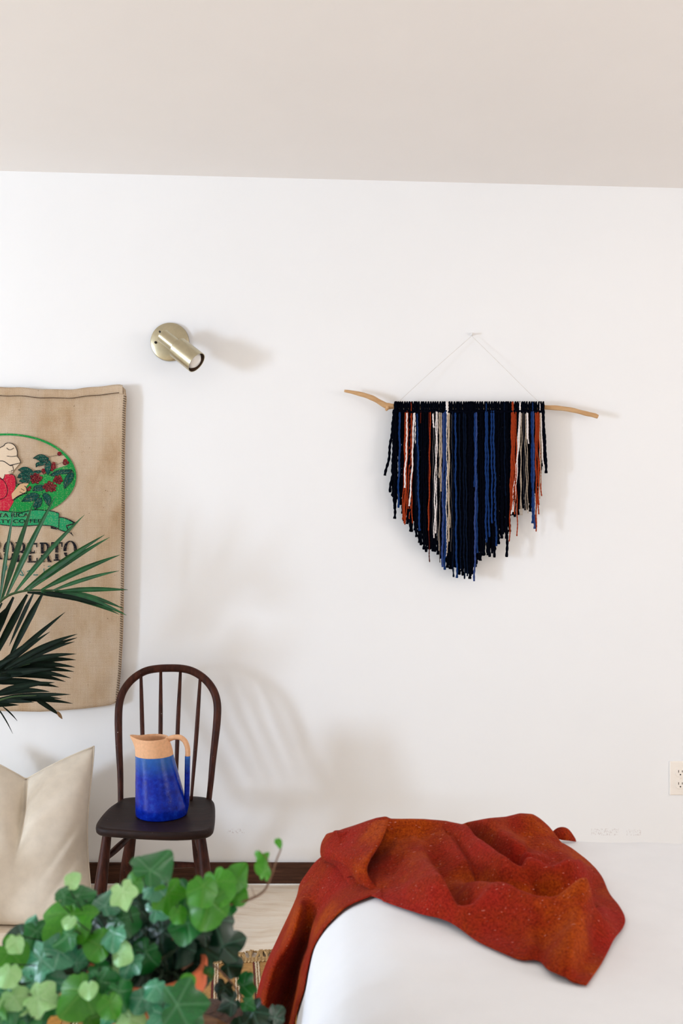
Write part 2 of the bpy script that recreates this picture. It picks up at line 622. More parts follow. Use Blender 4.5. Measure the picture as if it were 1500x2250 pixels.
def sack_d(x, y):
    t = (y - 850) / 710.0
    w = 0.0045 * math.sin(x * 0.028 + 0.4 * math.sin(y * 0.008)) * (1 - 0.6 * t) + 0.003 * math.sin(x * 0.055 + y * 0.006)
    e = 0.006 * math.exp(-((x - 274) / 14.0) ** 2)
    return 3.39 - (0.020 + 0.010 * t + w + e)


def sack_pt(u, v):
    """u 0..1 left to right, v 0..1 top to bottom -> px"""
    y = 850 + 712 * v
    x = SX0 + (sack_right(y) - SX0) * u
    xt = SX0 + (SX1 - SX0) * u
    y = sack_top(xt) + (sack_bot(xt) - sack_top(xt)) * v
    return x, y


def sack_W(px, py, layer=0.0):
    p = W(px, py, sack_d(px, py))
    p.y -= layer
    return p


sack = thing('coffee_sack', 'tan burlap coffee sack printed with a farmer picking coffee cherries, hung flat on the wall', 'sack', W(13, 1562, 3.37))
rows = [[sack_W(*sack_pt(i / 66, j / 88)) for i in range(67)] for j in range(89)]
b = MB(); b.grid(rows)
o = b.build('cloth', M['burlap'], sack)
o.modifiers.new('thick', 'SOLIDIFY').thickness = 0.003
o.modifiers['thick'].offset = 1.0 if o.data.polygons[0].normal.y > 0 else -1.0
# folded hem along the top, and along the right side
b = MB()
hem = []
for i in range(81):
    x = SX0 + 4 + (266 - SX0) * i / 80
    top = float(sack_top(x))
    row = []
    for k, (dy, out) in enumerate([(-1, 0.0), (-1.5, 0.004), (4, 0.0065), (12, 0.006), (17.5, 0.0045), (19, 0.001)]):
        row.append(sack_W(x, top + dy + 0.8 * math.sin(x * 0.09), out))
    hem.append(row)
b.grid(hem); b.build('hem', M['burlap'], sack)
b = MB()
pth = [sack_W(x, float(sack_top(x)) + 17.5 + 0.8 * math.sin(x * 0.09), 0.0055) for x in np.linspace(-240, 262, 100)]
b.tube(pth, 0.0011, 5); b.build('stitching', M['thread'], sack)
b = MB()
y = 870
while y < 1545:
    xr = float(sack_right(y)) - 5
    a, c = sack_W(xr - 1.5, y, 0.002), sack_W(xr + 4.5, y + 2.2, 0.002)
    b.tube([a, (a + c) / 2 + Vector((0, -0.0025, 0)), c], 0.0011, 5)
    y += 5.2
o = b.build('edge_stitches', M['thread'], sack); o['kind'] = 'stuff'


def poly_mesh(polys, layer, name, mat, maxlen=13.0):
    """flat print: polygons in photo pixels laid on the sack's waving surface"""
    bm = bmesh.new()
    for pts in polys:
        vs = [bm.verts.new((p[0], p[1], 0)) for p in pts]
        try:
            bm.faces.new(vs)
        except ValueError:
            pass
    bmesh.ops.triangulate(bm, faces=bm.faces[:])
    for _ in range(4):
        es = [e for e in bm.edges if e.calc_length() > maxlen]
        if not es:
            break
        bmesh.ops.subdivide_edges(bm, edges=es, cuts=1)
        bmesh.ops.triangulate(bm, faces=bm.faces[:])
    for v_ in bm.verts:
        v_.co = sack_W(v_.co.x, v_.co.y, 0.0034 + layer * 0.0004)
    bmesh.ops.recalc_face_normals(bm, faces=bm.faces)
    for f_ in bm.faces:
        if f_.normal.y > 0:
            f_.normal_flip()
    me = bpy.data.meshes.new(name)
    bm.to_mesh(me); bm.free()
    me.materials.append(mat)
    return link(name, me, sack)


def stroke(pts, w, n=None):
    P = catmull(pts, n or max(4, len(pts) * 4)) if len(pts) > 2 else np.array(pts, float)
    T = np.gradient(P, axis=0)
    T /= np.linalg.norm(T, axis=1)[:, None] + 1e-9
    N = np.stack([-T[:, 1], T[:, 0]], 1)
    ww = np.full(len(P), w / 2.0) if not hasattr(w, '__len__') else np.interp(np.linspace(0, 1, len(P)), np.linspace(0, 1, len(w)), w) / 2
    A, B = P + N * ww[:, None], P - N * ww[:, None]
    return [[A[i], A[i + 1], B[i + 1], B[i]] for i in range(len(P) - 1)]


q = lambda pts: [(x / 7.5, 930 + y / 7.5) for x, y in pts]       # sketch units of the emblem
smooth_poly = lambda pts, n=3: [tuple(p) for p in catmull(list(pts) + [pts[0]], n * len(pts))[:-1]]
ECX, ECY, EA, EB = 15.0, 1047.0, 150.0, 92.5
ell = lambda a, k=1.0: (ECX + EA * k * math.cos(a), ECY + EB * k * math.sin(a))
ring = []
for k in range(120):
    a0, a1 = 2 * math.pi * k / 120, 2 * math.pi * (k + 1) / 120
    ring.append([ell(a0, 1.02), ell(a1, 1.02), ell(a1, 0.975), ell(a0, 0.975)])
poly_mesh(ring, 1, 'printed_oval', M['i_green'])
ground = q([(930, 770), (1000, 725), (1120, 690), (1190, 690)]) + [ell(a, 0.985) for a in np.linspace(-0.35, 2.3, 22)] + \
    q([(-400, 1330), (120, 1300), (240, 1280), (330, 1200), (480, 1130), (540, 1090), (530, 1010), (660, 1000), (720, 860), (850, 880), (930, 850)])
poly_mesh([ground], 1.5, 'printed_field', M['i_green'])
# ribbon
rib = [(-95, 1112), (-60, 1121)] + q([(0, 1440), (200, 1462), (360, 1468), (560, 1430), (700, 1432), (860, 1448), (978, 1490), (972, 1735), (850, 1692), (700, 1680), (560, 1682), (300, 1698), (0, 1670)]) + [(-60, 1146), (-95, 1138)]
poly_mesh([rib, q([(980, 1552), (1060, 1562), (1150, 1595), (1240, 1650), (1100, 1692), (1140, 1792), (1060, 1778), (965, 1742)])], 2, 'printed_ribbon', M['i_ribbon'])
lines = []
for pts, w_ in (([(0, 1440), (200, 1462), (360, 1468), (560, 1428), (700, 1432), (860, 1448), (978, 1482)], 12), ([(978, 1480), (974, 1740)], 9),
                ([(0, 1670), (300, 1698), (560, 1682), (700, 1680), (850, 1692), (970, 1735)], 12),
                ([(980, 1548), (1060, 1558), (1150, 1592), (1248, 1648)], [10, 16, 26]), ([(1248, 1648), (1100, 1690)], 22), ([(1100, 1690), (1140, 1790)], 14),
                ([(965, 1745), (1060, 1780), (1160, 1800)], 12), ([(1170, 1800), (1215, 1860)], [26, 4])):
    lines += stroke(q(pts), [x / 7.5 for x in w_] if isinstance(w_, list) else w_ / 7.5)
lines.append(q([(840, 1690), (965, 1740), (940, 1750), (845, 1735)]))
# farmer: hat, face and arm lines
for pts, w_ in (([(-60, 470), (0, 410), (70, 372), (90, 345), (135, 325), (200, 335), (250, 370), (280, 425), (295, 480), (292, 545), (320, 580), (352, 650)], 11),
                ([(352, 652), (280, 670), (170, 695)], 11), ([(120, 542), (200, 550), (292, 540)], 9), ([(118, 408), (150, 435), (190, 435), (238, 408)], 10),
                ([(-20, 625), (60, 625), (120, 660), (170, 695), (205, 700)], 12), ([(215, 690), (228, 770), (195, 780)], 9), ([(150, 800), (180, 798)], 6), ([(155, 822), (175, 828)], 6),
                ([(195, 775), (190, 830), (160, 862)], 6), ([(90, 840), (60, 920), (0, 900)], 7), ([(180, 835), (240, 860), (268, 930), (272, 1040), (330, 1000)], 9),
                ([(0, 900), (80, 960), (125, 1060), (130, 1140), (90, 1220), (0, 1260)], 9), ([(220, 1270), (300, 1210), (420, 1150)], 20), ([(410, 1035), (440, 1060), (450, 1150), (380, 1160)], 14),
                ([(355, 1080), (410, 1110)], 8), ([(330, 1130), (390, 1160)], 8), ([(270, 940), (300, 1000), (390, 985)], 10)):
    lines += stroke(q(pts), w_ / 7.5)
poly_mesh(lines, 5, 'printed_outline', M['i_black'])['kind'] = 'stuff'
poly_mesh([smooth_poly(q([(-60, 470), (0, 410), (80, 365), (135, 325), (200, 335), (250, 370), (280, 425), (292, 545), (352, 650), (200, 700), (225, 770), (190, 850), (150, 862), (90, 850), (70, 920), (0, 890), (-60, 880), (-80, 700)]), 2)], 2.5, 'printed_face', M['i_skin'])
poly_mesh([q([(-300, 940), (-60, 900), (0, 880), (60, 930), (95, 845), (180, 838), (240, 865), (262, 930), (266, 1040), (225, 1140), (235, 1290), (150, 1440), (-300, 1440)])], 3, 'printed_shirt', M['i_red'])
poly_mesh([smooth_poly(q([(200, 1160), (270, 1080), (340, 1000), (400, 985), (480, 990), (440, 1050), (445, 1110), (390, 1165), (300, 1210), (225, 1260), (202, 1210)]), 2)], 4, 'printed_hand', M['i_arm'])
leaves = [[(550, 580), (620, 530), (690, 515), (770, 545), (812, 590), (760, 620), (680, 630), (600, 590)],
          [(600, 730), (600, 670), (640, 640), (720, 610), (800, 600), (790, 650), (730, 690), (640, 705)],
          [(745, 760), (750, 690), (790, 630), (830, 620), (850, 700), (830, 790), (800, 850), (765, 810)],
          [(305, 770), (370, 730), (440, 722), (520, 760), (560, 790), (640, 775), (690, 790), (640, 830), (560, 860), (500, 900), (400, 830)],
          [(290, 900), (330, 830), (400, 800), (500, 830), (540, 880), (500, 960), (480, 990), (400, 920)],
          [(325, 960), (350, 925), (430, 925), (490, 985), (400, 985)],
          [(820, 860), (900, 800), (1000, 770), (1190, 770), (1130, 830), (1000, 840), (900, 875)],
          [(1190, 770), (1225, 860), (1180, 970), (1120, 1030), (1070, 1080), (1055, 980), (1080, 900), (1130, 830)],
          [(545, 1120), (560, 1060), (620, 1020), (740, 1025), (720, 1100), (650, 1118)],
          [(360, 1290), (440, 1190), (520, 1150), (600, 1150), (655, 1200), (600, 1260), (480, 1290)],
          [(590, 1420), (555, 1360), (570, 1290), (640, 1240), (690, 1230), (700, 1290), (670, 1370), (620, 1400)],
          [(820, 1370), (760, 1310), (705, 1190), (760, 1150), (830, 1200), (850, 1260), (835, 1320)]]
poly_mesh([smooth_poly(q(l), 2) for l in leaves], 4, 'printed_leaves', M['i_dkgreen'])
vl = []
for pts in ([(560, 580), (700, 570), (960, 530)], [(610, 720), (700, 650), (810, 600)], [(310, 770), (480, 790), (690, 785)], [(820, 860), (960, 800), (1190, 770)], [(1070, 1070), (1130, 930), (1190, 780)],
            [(365, 1290), (500, 1220), (650, 1200)], [(600, 1410), (640, 1300), (690, 1235)], [(825, 1365), (770, 1250), (710, 1190)], [(550, 1115), (640, 1060), (740, 1030)], [(650, 1200), (720, 1130)], [(930, 690), (1050, 640)], [(300, 900), (400, 860), (520, 870)]):
    vl += stroke(q(pts), 5.5 / 7.5)
for l in leaves:
    vl += stroke(q(l + [l[0]]), 5.0 / 7.5)
poly_mesh(vl, 5.5, 'printed_veins', M['i_black'])
ber = []
cl = [(985, 505, 36), (1080, 620, 34), (1075, 655, 38), (1120, 650, 24), (890, 670, 34), (885, 720, 44), (865, 770, 26), (720, 780, 34), (735, 815, 30), (480, 1090, 32), (500, 1060, 26)]
for cx, cy, r, n_ in ((600, 915, 92, 16), (830, 1050, 100, 18), (960, 930, 70, 12)):
    for k in range(n_):
        a = k * 2.399
        cl.append((cx + r * math.sqrt((k + .5) / n_) * math.cos(a), cy + r * 0.8 * math.sqrt((k + .5) / n_) * math.sin(a), 28))
dots = []
for cx, cy, r in cl:
    ber.append(q([(cx + r * math.cos(t), cy + r * math.sin(t)) for t in np.linspace(0, 2 * math.pi, 11)[:-1]]))
    dots += stroke(q([(cx + r * .8 * math.cos(t), cy + r * .8 * math.sin(t)) for t in np.linspace(0.3, 3.6, 7)]), 5 / 7.5)
poly_mesh(ber, 5, 'printed_berries', M['i_berry'])['kind'] = 'stuff'
poly_mesh(dots, 6, 'printed_berry_lines', M['i_black'])


def text_polys(txt, x0, x1, ybase, h, tilt=0.0):
    cu = bpy.data.curves.new('lettering', 'FONT')
    cu.body = txt
    cu.offset = 0.012
    ob = bpy.data.objects.new('lettering', cu)
    COL.objects.link(ob)
    dg = bpy.context.evaluated_depsgraph_get()
    dg.update()
    me = ob.evaluated_get(dg).to_mesh()
    V = np.array([v.co[:2] for v in me.vertices])
    polys = [list(p.vertices) for p in me.polygons]
    lo, hi = V.min(0), V.max(0)
    X = x0 + (V[:, 0] - lo[0]) / (hi[0] - lo[0]) * (x1 - x0)
    Y = ybase - (V[:, 1] - lo[1]) / (hi[1] - lo[1]) * h + tilt * (X - x0)
    ob.evaluated_get(dg).to_mesh_clear()
    bpy.data.objects.remove(ob)
    bpy.data.curves.remove(cu)
    return [[(X[i], Y[i]) for i in p] for p in polys]


poly_mesh(text_polys('COSTA RICA', -37.5, 64, 1137, 9.0, -0.01) + text_polys('SPECIALTY COFFEE', -62, 91.5, 1150, 8.0, -0.01), 4, 'printed_lettering', M['i_black'])


def glyph(ch):
    """bold slab letters out of small quads in a unit box, y up"""
    Q = []
    def rect(x0, y0, x1, y1):
        n = max(1, int((y1 - y0) / 0.06)); m = max(1, int((x1 - x0) / 0.25))
        for i in range(n):
            for j in range(m):
                a, c = x0 + (x1 - x0) * j / m, x0 + (x1 - x0) * (j + 1) / m
                u, v = y0 + (y1 - y0) * i / n, y0 + (y1 - y0) * (i + 1) / n
                Q.append([(a, u), (c, u), (c, v), (a, v)])
    def arc(cx, cy, rx, ry, ix, iy, a0, a1, n=18):
        for k in range(n):
            s, t = a0 + (a1 - a0) * k / n, a0 + (a1 - a0) * (k + 1) / n
            Q.append([(cx + rx * math.cos(s), cy + ry * math.sin(s)), (cx + rx * math.cos(t), cy + ry * math.sin(t)), (cx + ix * math.cos(t), cy + iy * math.sin(t)), (cx + ix * math.cos(s), cy + iy * math.sin(s))])
    h = math.pi / 2
    if ch == 'O':
        arc(.5, .5, .5, .5, .27, .44, 0, 2 * math.pi, 40)
    if ch in 'BR':
        rect(.1, 0, .36, 1); rect(0, .93, .5, 1); rect(0, 0, .46, .07)
        arc(.48, .74, .42, .26, .17, .19, -h, h); rect(.3, .48, .5, .55)
        if ch == 'B':
            arc(.48, .27, .5, .27, .22, .2, -h, h); rect(.3, 0, .5, .07)
        else:
            for k in range(8):
                y0, y1 = .5 - .5 * k / 8, .5 - .5 * (k + 1) / 8
                Q.append([(.46 + .3 * k / 8, y0), (.74 + .26 * k / 8, y0), (.74 + .26 * (k + 1) / 8, y1), (.46 + .3 * (k + 1) / 8, y1)])
            rect(.7, 0, 1.08, .07)
    if ch == 'E':
        rect(.1, 0, .38, 1); rect(0, .92, .95, 1); rect(0, 0, .98, .08); rect(.3, .47, .7, .54); rect(.84, .78, .95, .95); rect(.86, .02, .98, .24); rect(.62, .4, .7, .62)
    if ch == 'T':
        rect(.36, 0, .64, 1); rect(.02, .92, .98, 1); rect(0, .74, .1, .98); rect(.9, .74, 1, .98); rect(.22, 0, .78, .07)
    return Q


big = []
for ch, x0, x1, y0, y1 in (('R', -21, 4, 1187, 1229), ('O', 8, 33, 1188, 1231), ('B', 35, 59, 1191, 1235), ('E', 61, 84, 1193, 1236), ('R', 88, 112, 1192, 1235), ('T', 113, 138, 1191, 1232), ('O', 140, 170, 1188, 1228)):
    for quad in glyph(ch):
        cy = sum(p[1] for p in quad) / 4
        if 0.39 < cy < 0.44:
            continue            # worn gap through the middle of the letters
        big.append([(x0 + (x1 - x0) * px_, y1 - (y1 - y0) * py_) for px_, py_ in quad])
poly_mesh(big, 1.5, 'printed_lettering', M['i_black'])
sm = []
for pts in ([(9, 1239), (9, 1254), (15, 1250), (15, 1243), (9, 1239)], [(20, 1258), (30, 1248)], [(46, 1252), (52, 1264), (44, 1262)], [(60, 1256), (74, 1250)], [(97, 1249), (98, 1258)], [(106, 1245), (112, 1243)], [(74, 1263), (84, 1263)]):
    sm += stroke(pts, 2.2)
poly_mesh(sm, 1.5, 'printed_small_marks', M['i_teal'])

# ------------------------------------------------------------------ yarn wall hanging
HD = 3.352
hang = thing('wall_hanging', 'navy yarn wall hanging with rust, white and blue strands on a driftwood stick', 'wall hanging', W(1030, 1270, HD))
stick_px = [(756, 859, 2.6), (775, 862, 4.0), (800, 868, 5.2), (820, 876, 5.6), (838, 886, 5.8), (850, 891.5, 7.0), (862, 893, 6.0), (880, 893, 5.6), (960, 893, 5.4), (1040, 893, 5.2), (1120, 893.5, 5.0), (1200, 895, 5.2),
            (1230, 897, 5.2), (1260, 902, 5.0), (1285, 908, 5.0), (1303, 912, 5.0), (1313, 916, 4.6)]
SP = catmull(stick_px, 90)
b = MB()
b.tube([W(p[0], p[1], HD) for p in SP], [p[2] * HD / F for p in SP], 12, lambda i, a: 1 + 0.06 * math.sin(3 * a + i * 0.35) + 0.05 * math.sin(i * 0.9))
nb = catmull([(851, 893), (850, 898), (847, 902)], 6)
b.tube([W(p[0], p[1], HD - 0.008) for p in nb], [0.007, 0.0068, 0.006, 0.0055, 0.0045, 0.003], 8)
b.build('driftwood_stick', M['driftwood'], hang)
hook_p = W(1036, 737, 3.378)
for sgn, pts in ((0, [(872, 886), (950, 814), (1035, 739)]), (1, [(1037, 739), (1100, 801), (1156, 857), (1184, 884)])):
    b = MB()
    dd = [HD, 3.365, 3.377] if sgn == 0 else [3.377, 3.368, 3.36, HD]
    C = catmull([tuple(W(p[0], p[1], d_)) for p, d_ in zip(pts, dd)], 24)
    b.tube(C, 0.00065, 5)
    b.build('hanging_string', M['string'], hang)
b = MB()
b.lathe([(0, 0), (0.0055, 0), (0.0055, 0.004), (0.003, 0.006), (0.0022, 0.012), (0.004, 0.014), (0.004, 0.017), (0, 0.018)], W(1036, 735, 3.39), 14, Matrix.Rotation(math.pi / 2, 4, 'X'))
o = b.build('wall_hook', M['hook'])
o['label'], o['category'] = 'tiny white wall hook at the peak of the yarn hanging string', 'hook'

PX = HD / F


def strand(x, ybot, rpx, mat, layer=0.0, xb=None, ytop=884.0, wig=1.0, curl=0.0, thin=False, name='yarn_strand'):
    """one length of yarn over the stick and down; x, ybot in photo pixels"""
    xb = x if xb is None else xb
    r = rpx * PX
    ph, ph2 = rng.uniform(0, 6.28), rng.uniform(0, 6.28)
    path = []
    n = max(16, int((ybot - ytop) / 3.2))
    for i in range(n + 1):
        t = i / n
        y = ytop + (ybot - ytop) * t
        xx = x + (xb - x) * t ** 1.3 + wig * (0.5 * math.sin(y * 0.045 + ph) + 0.5 * math.sin(y * 0.11 + ph2)) * min(1, (y - ytop) / 60)
        xx += curl * max(0, t - 0.85) ** 2 * 45
        dy = 0.0145 if y < 905 else 0.0145 - 0.006 * min(1, (y - 905) / 30)
        if ytop < 890:
            dy = 0.0145 * math.sin(min(1, (y - ytop + 1) / 12) * math.pi / 2) if y < 905 else dy
        path.append(W(xx, y, HD - dy - layer))
    step = 3.2 * PX
    pitch = 0.020 if not thin else 0.012
    b = MB()
    b.tube(path, [r * (1.12 if i >= n - 1 else 1.0) for i in range(n + 1)], 8, lambda i, a: 1 + 0.20 * math.cos(2 * a - i * step / pitch * 2 * math.pi))
    return b.build(name, M[mat], hang, True, False)


env_x = [862, 866, 872, 880, 890, 900, 915, 925, 935, 945, 955, 965, 975, 985, 995, 1005, 1020, 1030, 1040, 1050, 1060, 1070, 1080, 1090, 1100, 1110, 1116, 1120, 1126, 1132, 1140, 1150, 1160, 1170, 1180, 1188, 1196]
env_y = [1040, 1075, 1118, 1118, 1140, 1158, 1168, 1198, 1210, 1214, 1218, 1226, 1236, 1250, 1252, 1258, 1260, 1262, 1248, 1230, 1226, 1216, 1220, 1200, 1184, 1178, 1170, 1140, 1138, 1132, 1118, 1122, 1120, 1112, 1084, 1052, 1012]
occupied = [(873, 880), (886, 897), (901, 906), (906, 911), (915, 919), (940, 943), (951, 954), (964, 969), (971, 979), (981, 987), (1041, 1045), (1066, 1072), (1080, 1088), (1122, 1131), (1138, 1143), (1167, 1173), (1175, 1180)]
k = 0
x = 869.0
while x < 1194:
    yb = float(np.interp(x, env_x, env_y)) + rng.uniform(-10, 9)
    strand(x + rng.uniform(-.8, .8), yb, 2.75, 'y_navy', 0.0, x + rng.uniform(-2, 2) + (-6 if x < 875 else 0), curl=rng.choice([0, 0, 0.4, -0.4]))
    x += 5.15
x = 866.0
while x < 1194:                    # a second row behind, hung from the back of the loops
    yb = float(np.interp(x, env_x, env_y)) + rng.uniform(-24, 0)
    strand(x + rng.uniform(-1, 1), yb, 3.1, 'y_navy', -0.006, x + rng.uniform(-3, 3), ytop=900)
    x += 4.8
# loose navy ends on both sides
strand(868, 1045, 2.8, 'y_navy', 0.002, 846, wig=2); strand(869, 1082, 2.8, 'y_navy', 0.003, 858, wig=2.5); strand(870, 1140, 2.7, 'y_navy', 0.004, 866, wig=2)
strand(871, 1090, 2.7, 'y_navy', 0.001, 862, wig=4); strand(1193, 1040, 2.7, 'y_navy', 0.004, 1200, wig=1); strand(1113, 1224, 2.8, 'y_navy', 0.003, 1113, wig=1)
strand(1086, 1225, 2.6, 'y_navy', 0.003, 1086); strand(1032, 1272, 2.8, 'y_navy', 0.003, 1031); strand(1036, 1262, 2.6, 'y_navy', 0.003, 1037)
strand(912, 1180, 2.7, 'y_navy', 0.003, 916, wig=2); strand(900, 1168, 2.6, 'y_navy', 0.003, 901)
# coloured strands
cs = [(878, 1116, 2.3, 'y_blue', 875), (890, 1142, 1.3, 'y_rust', 884), (892, 1150, 1.3, 'y_rust', 887), (894, 1153, 1.3, 'y_rust', 889), (896, 1148, 1.2, 'y_rust', 891), (894, 1072, 2.3, 'y_white', 889),
      (903, 1140, 1.3, 'y_rust', 900), (901, 1118, 1.2, 'y_rust', 896), (904, 1150, 1.3, 'y_rust', 905), (909, 1112, 1.9, 'y_white', 900), (911, 976, 1.4, 'y_white', 914), (916, 1166, 2.4, 'y_blue', 921), (914, 1110, 2.0, 'y_teal', 915),
      (924, 930, 1.4, 'y_dkred', 923), (945, 1166, 1.4, 'y_rust', 941), (951, 940, 1.9, 'y_white', 952), (953, 1180, 0.9, 'y_grey', 955), (951, 1176, 0.9, 'y_grey', 951), (959, 1035, 1.5, 'y_cream', 958), (960, 1172, 1.4, 'y_white', 957),
      (958, 1182, 1.3, 'y_white', 953), (957, 1188, 1.2, 'y_grey', 961), (966, 1236, 1.0, 'y_grey', 966), (965, 1050, 1.8, 'y_cream', 966), (969, 1080, 1.7, 'y_cream', 969), (968, 1210, 0.9, 'y_cream', 964),
      (974, 1246, 2.6, 'y_peri', 972), (979, 1252, 2.4, 'y_blue', 977), (976, 1225, 1.4, 'y_peri', 980), (981, 1222, 1.5, 'y_white', 980), (984, 1190, 1.5, 'y_cream', 986), (987, 1215, 1.2, 'y_cream', 983), (985, 1160, 1.0, 'y_cream', 988), (992, 1212, 0.8, 'y_grey', 991),
      (1009, 1250, 1.7, 'y_teal', 1012), (1043, 1070, 2.1, 'y_blue', 1043), (1046, 1215, 2.2, 'y_blue', 1048), (1067, 1192, 2.3, 'y_blue', 1068), (1070, 1180, 2.1, 'y_blue', 1074), (1079, 1150, 2.0, 'y_blue', 1081), (1084, 1200, 2.3, 'y_blue', 1090), (1108, 1090, 1.6, 'y_teal', 1110),
      (1124, 1112, 1.7, 'y_rust', 1121), (1126, 1120, 1.7, 'y_rust', 1124), (1128, 1108, 1.7, 'y_rust', 1127), (1130, 1130, 1.4, 'y_rust', 1131), (1133, 1178, 1.3, 'y_rust', 1136), (1127, 1190, 1.3, 'y_rust', 1118), (1141, 1130, 1.4, 'y_white', 1123), (1143, 1125, 1.3, 'y_white', 1128),
      (1142, 1132, 1.0, 'y_cream', 1146), (1157, 965, 1.4, 'y_white', 1158), (1159, 975, 1.3, 'y_white', 1161), (1150, 1120, 0.8, 'y_grey', 1152), (1157, 1128, 0.8, 'y_cream', 1160), (1146, 1132, 0.8, 'y_cream', 1142), (1154, 1122, 0.8, 'y_cream', 1156),
      (1168, 1150, 2.6, 'y_blue', 1170), (1171, 1162, 2.4, 'y_peri', 1173), (1176, 1158, 1.5, 'y_rust', 1178), (1178, 1168, 1.3, 'y_rust', 1178), (1180, 1130, 1.4, 'y_rust', 1183), (1182, 1090, 1.3, 'y_rust', 1190), (1185, 1110, 1.2, 'y_rust', 1183),
      (1186, 1062, 1.2, 'y_cream', 1187), (1188, 1025, 1.5, 'y_white', 1194), (1189, 1075, 1.1, 'y_cream', 1188), (1187, 1096, 0.9, 'y_cream', 1185), (1000, 1270, 2.2, 'y_blue', 1003), (1022, 1266, 2.0, 'y_teal', 1026), (1046, 1277, 2.2, 'y_peri', 1042), (1018, 1272, 1.8, 'y_teal', 1020), (942, 1235, 1.2, 'y_dkred', 943), (994, 1268, 1.8, 'y_teal', 996)]
for x, yb, r, mt, xb in cs:
    strand(x, yb, r * .92, mt, 0.0045 + rng.uniform(0, .0015), xb, ytop=rng.uniform(902, 910), wig=1.3, thin=r < 1.6)
# a few coloured loops that cross the knotted band
for x, mt, r in ((903, 'y_rust', 1.1), (982, 'y_white', 3.0), (1108, 'y_teal', 1.5), (1126, 'y_rust', 2.4), (1142, 'y_white', 1.7), (1186, 'y_white', 0.9), (1068, 'y_blue', 1.1), (1170, 'y_blue', 1.2)):
    strand(x, 911, r, mt, 0.0035, x, wig=0.3, name='yarn_loop')
x = 871.5
while x < 1193:                    # the bar of each knot
    b = MB()
    y = 905 + rng.uniform(-1.2, 1.2)
    pts = [W(x - 3.4, y + 2, HD - 0.0105), W(x - 2, y, HD - 0.0165), W(x, y - .5, HD - 0.0185), W(x + 2, y, HD - 0.0165), W(x + 3.4, y + 2, HD - 0.0105)]
    b.tube(catmull([tuple(p) for p in pts], 9), 3.0 * PX, 7)
    b.build('yarn_knot', M['y_navy'], hang, True, False)
    x += 5.15

# ------------------------------------------------------------------ brass wall light
lamp = thing('wall_sconce', 'antique brass wall spotlight with round backplate and swivelled cylinder shade', 'wall light', W(373.6, 752, 3.39))
RX = Matrix.Rotation(math.pi / 2, 4, 'X')
pc = W(373.6, 752, 3.39)
b = MB()
b.lathe([(0, 0.0), (0.0655, 0.0), (0.0660, 0.004), (0.0645, 0.0095), (0.060, 0.0125), (0.030, 0.0150), (0, 0.0155)], pc, 64, RX)
auto_smooth(b.build('backplate', M['brass'], lamp), 30)
tilt = math.radians(17)
ax2 = Vector((437 - 357, 0, -(802 - 737))).normalized()
ax = (ax2 * math.cos(tilt) + Vector((0, -1, 0)) * math.sin(tilt)).normalized()
s0 = W(357, 737, 3.318)
L1, L2 = 0.071, 0.091
fr = ax.to_track_quat('Z', 'Y').to_matrix().to_4x4()
b = MB()
b.lathe([(0, 0.0), (0.0215, 0.0), (0.0235, 0.002), (0.0235, L1), (0.0, L1)], s0, 48, fr)
auto_smooth(b.build('socket_cup', M['brass'], lamp), 30)
b = MB()
b.lathe([(0, L1), (0.0345, L1), (0.0365, L1 + 0.002), (0.0370, L1 + L2), (0.0350, L1 + L2), (0.0335, L1 + 0.01), (0, L1 + 0.01)], s0, 56, fr)
sh = auto_smooth(b.build('shade', M['brass'], lamp), 30)
b = MB()
b.lathe([(0.0347, L1 + L2 - 0.001), (0.0330, L1 + 0.012), (0, L1 + 0.0115)], s0, 48, fr)
b.build('shade_lining', M['brassin'], lamp)
b = MB()
b.lathe([(0.011, L1 + 0.012), (0.013, L1 + 0.028), (0.024, L1 + 0.050), (0.0300, L1 + 0.068), (0.0290, L1 + 0.082), (0.019, L1 + 0.0915), (0, L1 + 0.0945)], s0, 32, fr)
b.build('bulb', M['bulb'], lamp)
b = MB()
mid = s0 + ax * (L1 * 0.55)
b.tube([pc + Vector((0, -0.012, 0)), pc + Vector((0.002, -0.03, 0.001)), mid], [0.009, 0.008, 0.008], 14)
b.build('swivel_arm', M['brass'], lamp)
for px_, py_ in ((343.6, 754), (403, 749.5)):
    b = MB(); b.lathe([(0, 0.012), (0.0045, 0.012), (0.0045, 0.016), (0.003, 0.0185), (0, 0.019)], W(px_, py_, 3.39), 14, RX); b.build('screw', M['darkmetal'], lamp)
b = MB(); b.tube([s0 - ax * 0.014 + Vector((-0.001, 0, 0.006)), s0 + ax * 0.003 + Vector((0.000, 0, 0.004))], 0.0033, 10); b.build('switch_knob', M['darkmetal'], lamp)

